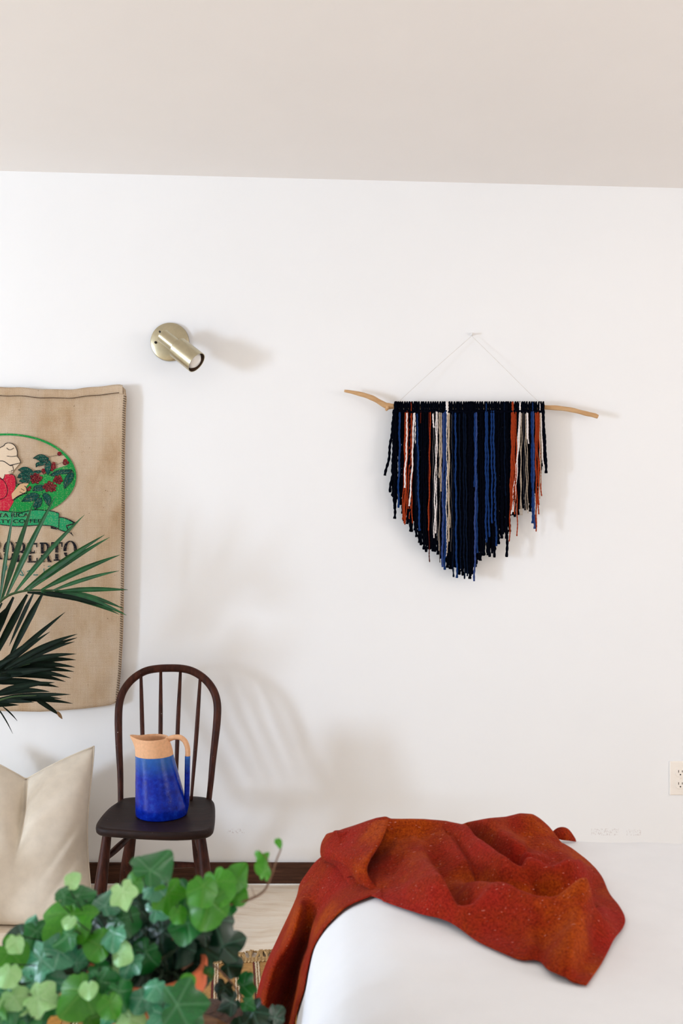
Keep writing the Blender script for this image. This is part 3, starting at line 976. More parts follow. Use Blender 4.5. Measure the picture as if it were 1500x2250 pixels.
# ------------------------------------------------------------------ wall outlet
outl = thing('wall_outlet', 'ivory duplex wall outlet on the white wall above the bed', 'outlet', W(1492.5, 1709, 3.39))
oc = W(1492.5, 1709, 3.39)
b = MB(); b.box((oc.x - 0.035, -0.006, oc.z - 0.0575), (oc.x + 0.035, 0, oc.z + 0.0575)); bevel(b.build('faceplate', M['ivory'], outl, False), 0.003, 3)
for dz in (0.0205, -0.0205):
    pr = []
    for t in np.linspace(0, 2 * math.pi, 41)[:-1]:
        xx = 0.0172 * math.cos(t); zz = max(-0.0145, min(0.0145, 0.0172 * math.sin(t)))
        pr.append((xx, zz))
    b = MB()
    n = len(pr)
    b.add([(oc.x + p[0], -0.006, oc.z + dz + p[1]) for p in pr] + [(oc.x + p[0], -0.0085, oc.z + dz + p[1]) for p in pr], [(i, (i + 1) % n, n + (i + 1) % n, n + i) for i in range(n)] + [tuple(range(n, 2 * n))])
    rc = bevel(b.build('receptacle', M['ivory'], outl, False), 0.0008, 2)
    for dx, hh in ((-0.0063, 0.0085), (0.0063, 0.007)):
        b = MB(); b.box((oc.x + dx - 0.0011, -0.0088, oc.z + dz + 0.0035 - hh / 2), (oc.x + dx + 0.0011, -0.0084, oc.z + dz + 0.0035 + hh / 2)); s_ = b.build('slot', M['slot'], rc, False)
    b = MB(); b.lathe([(0, 0.0084), (0.0024, 0.0084), (0.0024, 0.0089), (0, 0.0089)], (oc.x, 0, oc.z + dz - 0.0075), 12, RX); b.build('ground_hole', M['darkmetal'], rc, False)
b = MB(); b.lathe([(0, 0.006), (0.003, 0.006), (0.0028, 0.0075), (0, 0.008)], (oc.x, 0, oc.z), 12, RX); b.build('screw', M['ivory'], outl)

# ------------------------------------------------------------------ chair
SEAT_Z = 0.352
chair = thing('windsor_chair', 'small dark wooden hoop-back chair holding the blue pitcher against the wall', 'chair', (-0.52, -0.36, 0))
sp = [(259, 1761), (275, 1753), (320, 1750), (370, 1748.5), (425, 1749), (457, 1753), (470, 1762), (472, 1785), (469.5, 1812), (462, 1822), (440, 1827), (386, 1830), (319, 1828), (262, 1824), (222, 1820), (211, 1813), (219, 1797), (238, 1776)]
so = [plan(x, y, SEAT_Z) for x, y in sp]
so = catmull(so + [so[0]], 90)[:-1]
cx_, cd_ = so.mean(0)
b = MB()
rings = [(0.80, -0.006), (0.93, -0.001), (0.985, 0.0), (1.0, -0.0035), (1.006, -0.010), (1.0, -0.018), (0.975, -0.0235), (0.93, -0.025)]
for s_, dz in rings:
    b.v += [(cx_ + (p[0] - cx_) * s_, cd_ + (p[1] - cd_) * s_ - D0, SEAT_Z + dz) for p in so]
n = len(so)
for r_ in range(len(rings) - 1):
    b.f += [(r_ * n + i, r_ * n + (i + 1) % n, (r_ + 1) * n + (i + 1) % n, (r_ + 1) * n + i) for i in range(n)]
c0 = len(b.v); b.v.append((cx_, cd_ - D0, SEAT_Z - 0.0062)); b.v.append((cx_, cd_ - D0, SEAT_Z - 0.025))
b.f += [(i, (i + 1) % n, c0) for i in range(n)] + [((len(rings) - 1) * n + i, (len(rings) - 1) * n + (i + 1) % n, c0 + 1) for i in range(n)]
b.build('seat', M['seatwood'], chair)
u4 = lambda x, y: (190 + x / 4.327, 1440 + y / 4.327)
bd = lambda y: 3.165 + 0.125 * (1768 - y) / 306.0
bow = [(324, 1425), (324, 1300), (320, 1100), (310, 900), (304, 700), (304, 560), (314, 450), (345, 350), (400, 265), (470, 200), (560, 150), (660, 128), (780, 121), (900, 125), (1000, 148), (1090, 198), (1165, 270), (1218, 360), (1243, 470), (1240, 620), (1222, 800), (1200, 1000), (1182, 1200), (1158, 1415)]
bp = catmull([u4(*p) for p in bow], 110)
rad = [(6.2 + 2.3 * min(1, max(0, (1740 - p[1]) / 150))) * bd(p[1]) / F for p in bp]
b = MB(); b.tube([W(p[0], p[1], bd(p[1])) for p in bp], rad, 12); b.build('hoop', M['chairwood'], chair)
for (x0, y0), (xm, ym), (x1, y1) in (((517, 175), (530, 700), (552, 1400)), ((706, 140), (703, 750), (692, 1390)), ((893, 140), (865, 750), (846, 1390)), ((1082, 185), (1045, 750), (995, 1375))):
    pts = catmull([u4(x0, y0), u4(xm, ym), u4(x1, y1)], 20)
    rr = [(3.3 + 1.5 * math.sin(math.pi * min(1, (i / 19) * 1.05))) * 3.2 / F for i in range(20)]
    b = MB(); b.tube([W(p[0], p[1], bd(p[1]) - 0.004) for p in pts], rr, 10); b.build('spindle', M['chairwood'], chair)


def leg(top, foot, name='leg'):
    T, Bm = Vector(top), Vector(foot)
    b = MB()
    prof = [(0, .0135), (.08, .0135), (.2, .0150), (.45, .0185), (.62, .0190), (.78, .0160), (.92, .0130), (1, .0115)]
    P, R = [], []
    for t in np.linspace(0, 1, 22):
        P.append(T.lerp(Bm, t)); R.append(float(np.interp(t, *zip(*prof))))
    b.tube(P, R, 14)
    return b.build(name, M['chairwood'], chair)


zt = SEAT_Z - 0.022
LT = {}
for key, tp, d1, fp, d2 in (('fl', (237, 1842), 2.95, (205, 2080), 2.89), ('fr', (439, 1842), 2.95, (470, 2080), 2.89), ('bl', (296, 1800), 3.10, (266, 2000), 3.20), ('br', (424, 1800), 3.10, (452, 2000), 3.20)):
    a = W(tp[0], tp[1], d1); a.z = zt
    f_ = W(fp[0], fp[1], d2); f_.z = 0.0
    LT[key] = (a, f_)
    leg(a, f_)
pt = lambda k, t: LT[k][0].lerp(LT[k][1], t)
for a, c, ra in ((pt('fl', .28), pt('bl', .24), .0085), (pt('fr', .28), pt('br', .24), .0085), (pt('bl', .56), pt('br', .56), .0085), (pt('fl', .60), pt('fr', .60), .0085)):
    b = MB(); b.tube([a.lerp(c, t) for t in np.linspace(0, 1, 9)], [ra * (0.8 + 0.5 * math.sin(math.pi * t)) for t in np.linspace(0, 1, 9)], 10); b.build('stretcher', M['chairwood'], chair)

# ------------------------------------------------------------------ pitcher
JD = 3.02
jx = lambda px_: (px_ - 750) * JD / F
jy = JD - D0
jb = jx(355)
pitch = thing('pitcher', 'cobalt blue glazed stoneware pitcher with bare clay neck standing on the chair seat', 'pitcher', (jb, jy, SEAT_Z - 0.005))
prof = [(0.0, .0745, 355), (0.004, .0775, 355), (0.03, .0765, 353.5), (0.06, .0730, 351), (0.10, .0675, 347), (0.14, .0620, 343.2), (0.170, .0582, 340), (0.183, .0565, 339)]
SEG = 56
z0 = SEAT_Z - 0.005
b = MB()
for h_, r, c in prof:
    b.v += [(jx(c) + r * math.cos(t), jy + r * math.sin(t), z0 + h_) for t in np.linspace(0, 2 * math.pi, SEG + 1)[:-1]]
for i in range(len(prof) - 1):
    b.f += [(i * SEG + k, i * SEG + (k + 1) % SEG, (i + 1) * SEG + (k + 1) % SEG, (i + 1) * SEG + k) for k in range(SEG)]
b.f.append(tuple(range(SEG)))
b.build('body', M['glaze'], pitch)


def neck_ring(h_, r, c, s):
    out = []
    for t in np.linspace(0, 2 * math.pi, SEG + 1)[:-1]:
        dt = abs(math.pi - t)
        k = math.exp(-(dt / 0.42) ** 2)
        rr = r * (1 + 0.40 * s * k)
        out.append((jx(c) + rr * math.cos(t), jy + rr * math.sin(t) * (1 - 0.12 * s * math.exp(-(dt / 0.9) ** 2)), z0 + h_ + 0.003 * s * k - 0.004 * s * (1 - k)))
    return out


np_ = [(0.182, .0570, 339, 0), (0.190, .0562, 338.6, 0), (0.205, .0540, 337.5, .15), (0.220, .0510, 336, .5), (0.232, .0490, 334.5, .9), (0.2375, .0482, 334, 1.0), (0.2375, .0455, 334, 1.0), (0.228, .0462, 334.8, .8), (0.205, .050, 337, .1), (0.17, .054, 340, 0), (0.10, .062, 347, 0), (0.01, .070, 354, 0)]
b = MB()
for a in np_:
    b.v += neck_ring(*a)
for i in range(len(np_) - 1):
    b.f += [(i * SEG + k, i * SEG + (k + 1) % SEG, (i + 1) * SEG + (k + 1) % SEG, (i + 1) * SEG + k) for k in range(SEG)]
o = b.build('neck', M['clay'], pitch); o['label'] = 'bare pinkish clay neck with pouring lip'
flat = lambda i, a: 1.0
hp = catmull([(366, 1626), (380, 1620.5), (394, 1620), (405, 1627), (411, 1640), (412.5, 1652), (412, 1662)], 24)
b = MB(); b.tube([W(p[0], p[1], JD - 0.0) for p in hp], [.0082] * 4 + [.0078] * 20, 14); b.build('upper_handle', M['clay'], pitch)
hp = catmull([(412, 1661), (411.5, 1690), (411, 1730), (409.5, 1765), (404, 1788)], 20)
b = MB(); b.tube([W(p[0], p[1], JD) for p in hp], [.0082] * 20, 14); b.build('lower_handle', M['glaze'], pitch)

# ------------------------------------------------------------------ pillow
PCX = 58.0
pil = thing('pillow', 'large beige linen pillow with a chopped top standing on the floor beside the chair', 'pillow', (W(PCX, 2030, 3.06).x, -0.30, 0))


def pil_pt(u, v, side):
    """u -1..1 left-right, v 0..1 bottom-top, side -1 front / +1 back"""
    vv = 2 * v - 1
    au = abs(u)
    xl = -0.066 * v
    topz = 0.388 + 0.108 * au ** 1.0 + 0.006 * math.sin(math.pi * au)
    z = 0.0 + topz * v
    halfw = 0.213 - 0.020 * math.sin(math.pi * v) ** 1.5 * (1 if u > 0 else .6) + 0.010 * v - 0.006 * (1 - v)
    x = u * halfw
    th = 0.105 * max(0, 1 - au ** 2.6) ** 0.62 * max(0, 1 - abs(vv) ** 2.6) ** 0.6
    th *= 1.15 - 0.35 * v
    crease = math.exp(-(abs(u) / 0.085) ** 1.5) * max(0, min(1, (v - 0.5) / 0.3))
    th *= 1 - 0.88 * crease
    th += 0.05 * math.exp(-((au - .30) / .17) ** 2) * max(0, v - .40) * (1 - v)
    if side < 0 and u > 0:         # soft pulls near the lower right corner
        for k_, ph in ((0.30, 0.0), (0.47, 0.15), (0.16, .1)):
            s = (v - k_) - 0.42 * (u - 0.8)
            th += 0.0075 * math.exp(-(s / 0.028) ** 2) * max(0, u - 0.35) * (1 - u ** 6) * 1.5
            th -= 0.006 * math.exp(-((s - .05) / 0.03) ** 2) * max(0, u - 0.35) * (1 - u ** 6) * 1.5
    yc = -0.335 + 0.21 * v
    z = max(0.002, z + (0.012 * (1 - au ** 2) * 0 if v < 1 else 0))
    return Vector((W(PCX, 2030, 3.06).x + x + xl, yc + side * th, z))


for sd, nm in ((-1, 'front_panel'), (1, 'back_panel')):
    b = MB(); b.grid([[pil_pt(-1 + 2 * i / 56, j / 50, sd) for i in range(57)] for j in range(51)])
    if sd < 0:
        fo = b
    else:
        fo.add(b.v, b.f)
        o = fo.build('cover', M['pillow'], pil)
        bm = bmesh.new(); bm.from_mesh(o.data); bmesh.ops.remove_doubles(bm, verts=bm.verts, dist=0.0006); bmesh.ops.recalc_face_normals(bm, faces=bm.faces); bm.to_mesh(o.data); bm.free()
b = MB()
loop = [pil_pt(u, 1, -1) for u in np.linspace(-1, 1, 50)] + [pil_pt(1, v, -1) for v in np.linspace(1, 0, 30)] 
b.tube(loop, 0.0022, 6); b.build('seam', M['pillow'], pil)
PXL = F / 3.0
for pts in ([(-34, 1764), (-14, 1742), (3, 1722)], [(-30, 1767), (-8, 1748), (8, 1738)], [(-28, 1770), (-8, 1760), (10, 1756)], [(-28, 1774), (-8, 1772), (9.5, 1771.5)], [(-30, 1778), (-10, 1783), (5, 1785)], [(-33, 1782), (-16, 1794), (-3, 1800)]):
    P = []
    for x, y in catmull(pts, 14):
        u = (x - PCX) / 147.0
        lo_, hi_ = 0.0, 1.0
        for _ in range(26):        # height on the pillow that the photograph shows at this row
            m_ = (lo_ + hi_) / 2
            p_ = pil_pt(u, m_, -1)
            yy = 1125 + (HZ - p_.z) * F / (p_.y + D0)
            if yy > y: lo_ = m_
            else: hi_ = m_
        p_ = pil_pt(u, lo_, -1); p_.y -= 0.0006
        P.append(p_)
    b = MB(); b.tube(P, [0.0011 + 0.0016 * math.sin(math.pi * min(1, .15 + i / 14)) for i in range(14)], 6); b.build('printed_stroke', M['print'], pil)

# ------------------------------------------------------------------ bed
bed = thing('bed', 'bed with a smooth white fitted sheet and soft rounded corner', 'bed', (1.0, -1.75, 0))
BP = [(-.088, .12), (-.092, .17), (-.092, .21), (-.089, .253), (-.081, .285), (-.071, .318), (-.0635, .359), (-.053, .401), (-.0355, .431), (-.0115, .457), (.0105, .474), (.0385, .4865), (.0805, .4985), (.13, .503), (.2, .505), (.4, .506)]
bc = catmull(BP, 60)
xs = np.concatenate([np.linspace(.42, 1.95, 70)])
prof = [(p[0], p[1]) for p in bc] + [(x, .506) for x in xs] + [(2.02, .495), (2.07, .46), (2.09, .40), (2.09, .30), (2.09, .12)]
prof = np.array(prof)
tg = np.gradient(prof, axis=0); tg /= np.linalg.norm(tg, axis=1)[:, None]
nrm = np.stack([-tg[:, 1], tg[:, 0]], 1)
DF, DN, RB = 2.368, 1.02, 0.085


def bed_wave(x, d):
    w = 0.0022 * mnoise.noise(Vector((x * 5, d * 4, 0))) + 0.0016 * mnoise.noise(Vector((x * 14 + d * 9, d * 6, 3)))
    if x > .5:
        w += 0.004 * math.sin((x + d * 1.3) * 24) * min(1, (x - .5) / .2) * math.exp(-((d - 2.2) / .22) ** 2)
        w -= 0.010 * min(1, (x - .5) / .35) * max(0, min(1, (d - 1.9) / .3))
    return w


ds = [DF - RB * (1 - math.cos(t)) for t in np.linspace(0, math.pi / 2, 10)] + list(np.linspace(DF - RB - .012, DN + RB + .01, 110)) + [DN + RB * (1 - math.sin(t)) for t in np.linspace(0, math.pi / 2, 8)]
rows = []
for d in ds:
    e = min(DF - d, d - DN)
    ins = RB - math.sqrt(max(0, RB * RB - max(0, RB - e) ** 2)) if e < RB else 0
    rows.append([Vector((p[0] - nn[0] * ins, d - D0, p[1] - nn[1] * ins + bed_wave(p[0], d))) for p, nn in zip(prof, nrm)])
b = MB(); b.grid(rows)
n = len(prof)
b.f.append(tuple(range(n))); b.f.append(tuple((len(ds) - 1) * n + i for i in range(n)))
b.build('mattress', M['sheet'], bed)
b = MB(); b.box((-.05, DN + .05 - D0, .10), (2.05, DF - .06 - D0, .14)); b.build('bed_base', M['bedbase'], bed, False)
for x in (.22, 1.95):
    for d in (DN + .15, DF - .16):
        b = MB(); b.lathe([(0, 0), (.022, 0), (.028, .105), (0, .105)], (x, d - D0, 0), 16); b.build('leg', M['stool'], bed)

# ------------------------------------------------------------------ blanket
blk = thing('blanket', 'crumpled rust red wool blanket thrown over the corner of the white bed', 'blanket', (0.25, -1.25, .506))
ZB = .506
near = [(755, 1896), (764, 1912), (778, 1930), (803, 1949), (838, 1970), (863, 1983), (898, 1998), (933, 2013), (968, 2024), (1000, 2037), (1053, 2067), (1115, 2094), (1146, 2105), (1184, 2110), (1205, 2130), (1240, 2148), (1288, 2160)]
right = [(1288, 2160), (1298, 2147), (1320, 2116), (1344, 2073), (1368, 2036), (1373, 2015), (1360, 1990), (1339, 1961), (1322, 1926), (1298, 1897), (1268, 1872), (1238, 1852)]
nearP = catmull([plan(x, y, ZB + .006) for x, y in near], 171)
rightP = catmull([plan(x, y, ZB + .008) for x, y in right], 101)
sil = [(726, 1836), (735, 1828), (745, 1828), (793, 1813), (828, 1801), (847, 1798), (858, 1803), (898, 1804), (933, 1805), (980, 1809), (1015, 1817), (1029, 1812), (1072, 1804), (1112, 1799), (1144, 1790), (1171, 1793), (1187, 1804), (1208, 1823), (1238, 1852)]
DB = 2.235
farx = [(x - 750) * DB / F for x, y in sil]
farh = [HZ - (y - 1125) * DB / F - ZB for x, y in sil]
leftP0, leftP1 = np.array(nearP[0]), np.array(((723 - 750) * 2.31 / F, 2.31))
farP = np.array([[leftP1[0] + (rightP[-1][0] - leftP1[0]) * t, 2.31 + (rightP[-1][1] - 2.31) * t] for t in np.linspace(0, 1, 171)])
leftP = np.array([leftP0 + (leftP1 - leftP0) * t for t in np.linspace(0, 1, 101)])
NX, NY = 171, 101
U = np.linspace(0, 1, NX)[None, :, None]
V = np.linspace(0, 1, NY)[:, None, None]
coons = (1 - V) * nearP[None] + V * farP[None] + (1 - U) * leftP[:, None] + U * rightP[:, None] - ((1 - U) * (1 - V) * nearP[0] + U * (1 - V) * nearP[-1] + (1 - U) * V * farP[0] + U * V * farP[-1])
GX, GD = coons[..., 0], coons[..., 1]


def ridge(pts, h, wl, wr, zt=.03, gain=2.5, narrow=.80):
    """crest along a polyline seen in the photo; wl / wr are the widths to its left / right; h heights along it"""
    hs = np.interp(np.linspace(0, 1, len(pts)), np.linspace(0, 1, len(h)), h)
    P = catmull([plan(x, y, ZB + .014 + max(0, gain * k)) for (x, y), k in zip(pts, hs)], 40)
    H = np.interp(np.linspace(0, 1, 40), np.linspace(0, 1, len(h)), h)
    best = np.full(GX.shape, 1e9); val = np.zeros(GX.shape); sg = np.zeros(GX.shape)
    for i in range(39):
        a, c = P[i], P[i + 1]
        ab = c - a
        L = ab @ ab + 1e-12
        t = np.clip(((GX - a[0]) * ab[0] + (GD - a[1]) * ab[1]) / L, 0, 1)
        dx, dy = GX - a[0] - ab[0] * t, GD - a[1] - ab[1] * t
        dist = np.hypot(dx, dy)
        m = dist < best
        best = np.where(m, dist, best)
        val = np.where(m, H[i] * (1 - t) + H[i + 1] * t, val)
        sg = np.where(m, ab[0] * dy - ab[1] * dx, sg)
    w = np.where(sg > 0, wl, wr) * narrow
    return gain * val * np.exp(-(best / w) ** 2)


fh = np.interp(GX, farx, farh)
back = np.clip((GD - (DB - .26)) / .26, 0, 1)
back = back * back * (3 - 2 * back)
H = 0.006 + (fh - .006) * np.where(GD > DB, np.clip(1 - ((GD - DB) / .085) ** 2 * .9, 0, 1), back * (.62 + .38 * np.clip((GD - DB + .06) / .06, 0, 1)))
H = np.maximum(H, .004)
# walking along each polyline: 'left' is the side of positive turn in plan (x right, d away)
cxl = np.interp(GD, *zip(*sorted((plan(x, y, ZB + .03)[1], plan(x, y, ZB + .03)[0]) for x, y in [(872, 1815), (845, 1845), (822, 1885), (818, 1912), (835, 1940), (862, 1975)])))
low = np.clip((cxl + .035 - GX) / .05, 0, 1)      # the cloth dips under the folded-over collar at the left
H = H * (1 - .72 * low * np.clip((DB - .02 - GD) / .07, 0, 1))
H += ridge([(850, 1846), (900, 1828), (960, 1813), (1000, 1817)], [.004, .012, .014, .01], .016, .03, .05)
H += ridge([(985, 1814), (1060, 1852), (1110, 1880), (1152, 1905), (1165, 1915)], [.008, .022, .026, .018, .0], .010, .045, .045)
H -= ridge([(1025, 1818), (1090, 1858), (1150, 1897)], [.012, .022, .006], .014, .012, .03)
H += ridge([(1045, 1820), (1110, 1852), (1160, 1880), (1200, 1900)], [.008, .016, .014, .0], .05, .016, .05)
H += ridge([(920, 1874), (950, 1900), (984, 1938), (1030, 1975), (1090, 2008)], [.004, .020, .024, .016, .002], .016, .050, .03)
H -= ridge([(1012, 1925), (1040, 1955), (1080, 1980), (1130, 1998)], [-.002, -.012, -.012, -.0], .03, .03, .01) * -1
H += ridge([(985, 1868), (1030, 1905), (1060, 1930), (1130, 1945), (1200, 1962), (1288, 1980)], [.006, .012, .020, .026, .026, .02], .012, .050, .035)
H += ridge([(1095, 1922), (1180, 1906), (1250, 1886), (1290, 1890)], [.0, .020, .026, .012], .05, .022, .04)
H -= ridge([(1130, 1934), (1210, 1948), (1290, 1972)], [.004, .012, .008], .02, .015, .02)
H += ridge([(1292, 1982), (1282, 2012), (1262, 2050), (1232, 2095), (1212, 2128)], [.016, .020, .017, .016, .012], .011, .05, .02)
H += ridge([(1165, 2050), (1178, 2080), (1186, 2106)], [.0, .010, .014], .012, .02, .012)
H += ridge([(1175, 1955), (1168, 1985), (1150, 2010)], [.0, -.007, .0], .010, .010, .02)
H += ridge([(1320, 1985), (1335, 2015), (1310, 2070)], [.004, .010, .002], .02, .03, .012)
H += ridge([(880, 1945), (950, 1980), (1010, 2012)], [.0, .006, .0], .02, .02, .012)
for i in range(NY):
    for j in range(NX):
        H[i, j] += 0.0030 * mnoise.noise(Vector((GX[i, j] * 26, GD[i, j] * 20, 1.0))) + 0.0012 * mnoise.noise(Vector((GX[i, j] * 70, GD[i, j] * 45, 9.0))) + 0.0055 * mnoise.noise(Vector((GX[i, j] * 9 + GD[i, j] * 8, GD[i, j] * 9 - GX[i, j] * 5, 7.0))) * min(1, i / 25)
# never above the outline the heap has against the wall
cap = HZ - (np.interp(750 + GX * F / GD, *zip(*sil)) + 1.5 - 1125) * GD / F - ZB
H = np.where(H > cap - .01, cap - .01 + .01 * np.tanh(np.maximum(H - cap + .01, 0) / .01), H)
edge = np.minimum(np.minimum(np.linspace(0, 1, NY)[:, None] * 6, 1), np.minimum((1 - np.linspace(0, 1, NX))[None] * 12, 1))
H = np.maximum(H, 0) * (0.10 + 0.90 * edge) + .005
bx, bz = prof[:80, 0], prof[:80, 1]


def bed_top(x):
    return float(np.interp(x, np.maximum.accumulate(bx[3:]), bz[3:]))


rows = []
for i in range(NY):
    r_ = []
    for j in range(NX):
        x, d = float(GX[i, j]), float(GD[i, j])
        zb = bed_top(x)
        z = max(ZB + bed_wave(x, d) + H[i, j] - max(0, (ZB - zb)) * max(0, 1 - H[i, j] / .03), zb + .004)
        if x < .08:
            z = max(z, zb + .004 + H[i, j])
        r_.append(Vector((x, d - D0, z)))
    rows.append(r_)
b = MB(); b.grid(rows)
# the part hanging over the corner of the bed
dr = [[(775, 1862, 2.27), (800, 1885, 2.2), (830, 1925, 2.1), (870, 1960, 1.99)],
      [(722, 1876, 2.27), (742, 1903, 2.18), (775, 1945, 2.08), (812, 1979, 1.975)],
      [(692, 1895, 2.27), (712, 1926, 2.18), (735, 1975, 2.07), (760, 2002, 1.97)],
      [(670, 1924, 2.27), (684, 1962, 2.16), (708, 2010, 2.08), (732, 2023, 1.965)],
      [(659, 1944, 2.26), (668, 1984, 2.13), (690, 2050, 2.1), (705, 2052, 1.965)],
      [(650, 1978, 2.26), (657, 2005, 2.09), (668, 2085, 2.13), (686, 2085, 1.965)],
      [(613, 2054, 2.26), (637, 2062, 2.07), (652, 2120, 2.15), (674, 2132, 1.965)],
      [(582, 2126, 2.26), (603, 2118, 2.07), (640, 2170, 2.16), (666, 2178, 1.965)],
      [(562, 2194, 2.25), (582, 2190, 2.07), (625, 2225, 2.16), (664, 2215, 1.965)],
      [(548, 2262, 2.25), (568, 2270, 2.07), (610, 2290, 2.15), (664, 2262, 1.965)],
      [(535, 2320, 2.25), (556, 2350, 2.07), (598, 2340, 2.15), (664, 2330, 1.965)]]
ctrl = [[tuple(W(*p)) for p in r] for r in dr]
cols = [catmull([r[c] for r in ctrl], 90) for c in range(4)]
rows = []
for i in range(90):
    rw = catmull([cols[0][i], cols[1][i], cols[2][i], cols[3][i]], 46)
    out = []
    for p in rw:
        x, y, z = p
        z += 0.002 * mnoise.noise(Vector((x * 30, y * 25, z * 12)))
        x += 0.003 * mnoise.noise(Vector((x * 16, y * 18, z * 6 + 5)))
        # keep clear of the mattress
        if z > .25:
            zz = bed_top(x) + .009 if x > -.08 else -1
            z = max(z, zz) if x > -.04 else z
        lim = float(np.interp(z, bz[:45], bx[:45])) - .0045 if z < .47 else None
        if lim is not None and x > lim:
            x = lim
        out.append((x, y, z))
    rows.append(out)
b.grid(rows)
# folded-over collar at the left: it lies above the rest and rolls under along its right edge
cr = [[(733, 1829, 2.245), (770, 1820, 2.225), (815, 1805, 2.20), (848, 1800, 2.18)],
      [(722, 1850, 2.225), (760, 1848, 2.185), (803, 1842, 2.14), (834, 1841, 2.11)],
      [(721, 1874, 2.19), (757, 1879, 2.13), (790, 1879, 2.085), (811, 1878, 2.06)],
      [(734, 1888, 2.155), (765, 1900, 2.095), (785, 1905, 2.055), (801, 1907, 2.035)],
      [(756, 1899, 2.12), (775, 1918, 2.065), (791, 1929, 2.03), (811, 1935, 2.015)],
      [(775, 1927, 2.07), (792, 1941, 2.03), (812, 1953, 2.0), (848, 1968, 1.985)]]
cr = [[(x - 16, y + 5, d + .05) for x, y, d in r[:1]] + r + [(r[3][0] + 3, r[3][1] + 5, r[3][2] + .006), (r[3][0] - 4, r[3][1] + 10, r[3][2] + .02), (r[3][0] - 22, r[3][1] + 13, r[3][2] + .035)] for r in cr]
ctrl = [[tuple(W(*p)) for p in r] for r in cr]
cols = [catmull([r[c] for r in ctrl], 56) for c in range(len(cr[0]))]
rows = []
for i in range(56):
    out = []
    for p in catmull([c[i] for c in cols], 60):
        x, y, z = p
        z += 0.0025 * mnoise.noise(Vector((x * 22, y * 16, 4))) + 0.0012 * mnoise.noise(Vector((x * 60, y * 50, 2)))
        out.append((x, y, max(z, bed_top(x) + .010)))
    rows.append(out)
b.grid(rows)
# a loose end lying behind
tl = catmull([(1205, 1836), (1225, 1819), (1246, 1820), (1262, 1840), (1266, 1850)], 20)
b.grid([[W(p[0] + (1232 - p[0]) * k / 6, p[1] + (1845 - p[1]) * k / 6, 2.29 - .02 * math.sin(k / 6 * 2.2)) for p in tl] for k in range(7)])
o = b.build('cloth', M['blanket'], blk)
md = o.modifiers.new('thick', 'SOLIDIFY'); md.thickness = .004; md.offset = 0
md = o.modifiers.new('soft', 'SUBSURF'); md.levels = 1; md.render_levels = 1

# ------------------------------------------------------------------ palm
palm = thing('potted_palm', 'green potted palm whose fronds reach in front of the burlap sack', 'plant', (-1.42, -.50, 0))


DP = 0.20           # the fronds stand this much nearer the wall than the figures below


def leaflet(p0, p1, w, mat, sag=0.0, d0=2.85, d1=2.85, twist=0.0, parent=None):
    """a narrow pleated leaflet from photo point p0 to p1"""
    A, Bv = W(p0[0], p0[1], d0 + DP), W(p1[0], p1[1], d1 + DP)
    n = 14
    path = []
    for i in range(n + 1):
        t = i / n
        p = A.lerp(Bv, t)
        p.z -= sag * (4 * t * (1 - t)) * (-1) * 0.5 + 0
        path.append(p)
    T = (Bv - A).normalized()
    side = T.cross(Vector((math.sin(twist), -math.cos(twist), 0.25))).normalized()
    nor = side.cross(T).normalized()
    verts, vein = [], []
    for i, p in enumerate(path):
        t = i / n
        ww = w * (0.30 + 0.70 * min(1, t / .28)) * (1 - max(0, (t - .45) / .55) ** 1.7) + .0004
        verts += [p - side * ww + nor * ww * .35, p - side * ww * .5 + nor * ww * .12, p, p + side * ww * .5 + nor * ww * .12, p + side * ww + nor * ww * .35]
        vein += [0, .1, .8, .1, 0]
    f = [(i * 5 + k, i * 5 + k + 1, (i + 1) * 5 + k + 1, (i + 1) * 5 + k) for i in range(n) for k in range(4)]
    b = MB(); b.add(verts, f)
    o = b.build('leaflet', M[mat], parent or palm, True, False)
    at = o.data.attributes.new('vein', 'FLOAT', 'POINT'); at.data.foreach_set('value', vein)
    return o


def stem(pts, r0, r1, name='stem'):
    C = catmull([tuple(W(p[0], p[1], p[2] + DP)) for p in pts], 30)
    b = MB(); b.tube(C, list(np.linspace(r0, r1, 30)), 8); b.build(name, M['palm_stem'], palm)


PW = .0062
# upper frond
stem([(-330, 1980, 2.72), (-180, 1660, 2.76), (-60, 1400, 2.8), (0, 1322, 2.82), (45, 1300, 2.84), (100, 1297, 2.86), (150, 1300, 2.87), (200, 1318, 2.88)], .006, .0016)
for p0, p1, w_, mt, sg in (((-25, 1350), (-10, 1110), 1.1, 'palm', 0), ((0, 1322), (31, 1118), 1.2, 'palm', .01), ((4, 1318), (72, 1108), 1.35, 'palm', .01), ((14, 1312), (122, 1090), 1.45, 'palm', .012), ((30, 1306), (186, 1131), 1.45, 'palm', .015),
                        ((50, 1300), (230, 1175), 1.35, 'palm', .012), ((62, 1298), (242, 1180), 1.35, 'palm', .012), ((90, 1297), (264, 1219), 1.35, 'palm', .012), ((115, 1298), (262, 1254), .95, 'palm', .01), ((130, 1299), (281, 1296), 1.2, 'palm', .006),
                        ((150, 1300), (272, 1338), 1.0, 'palm', .012), ((120, 1300), (278, 1352), 1.3, 'palm', .02), ((90, 1300), (262, 1350), 1.3, 'palm', .022), ((60, 1302), (250, 1340), 1.2, 'palm_shade', .022),
                        ((95, 1302), (10, 1470), 1.5, 'palm_shade', .01), ((60, 1306), (-30, 1480), 1.7, 'palm_shade', .01), ((30, 1312), (-60, 1500), 1.7, 'palm_shade', 0), ((75, 1302), (20, 1420), 1.3, 'palm_shade', 0), ((5, 1325), (-80, 1480), 1.5, 'palm_shade', 0)):
    leaflet(p0, p1, PW * w_, mt, sg, 2.845 + rng.uniform(-.01, .01), 2.86 + rng.uniform(-.03, .03), rng.uniform(-.5, .5))
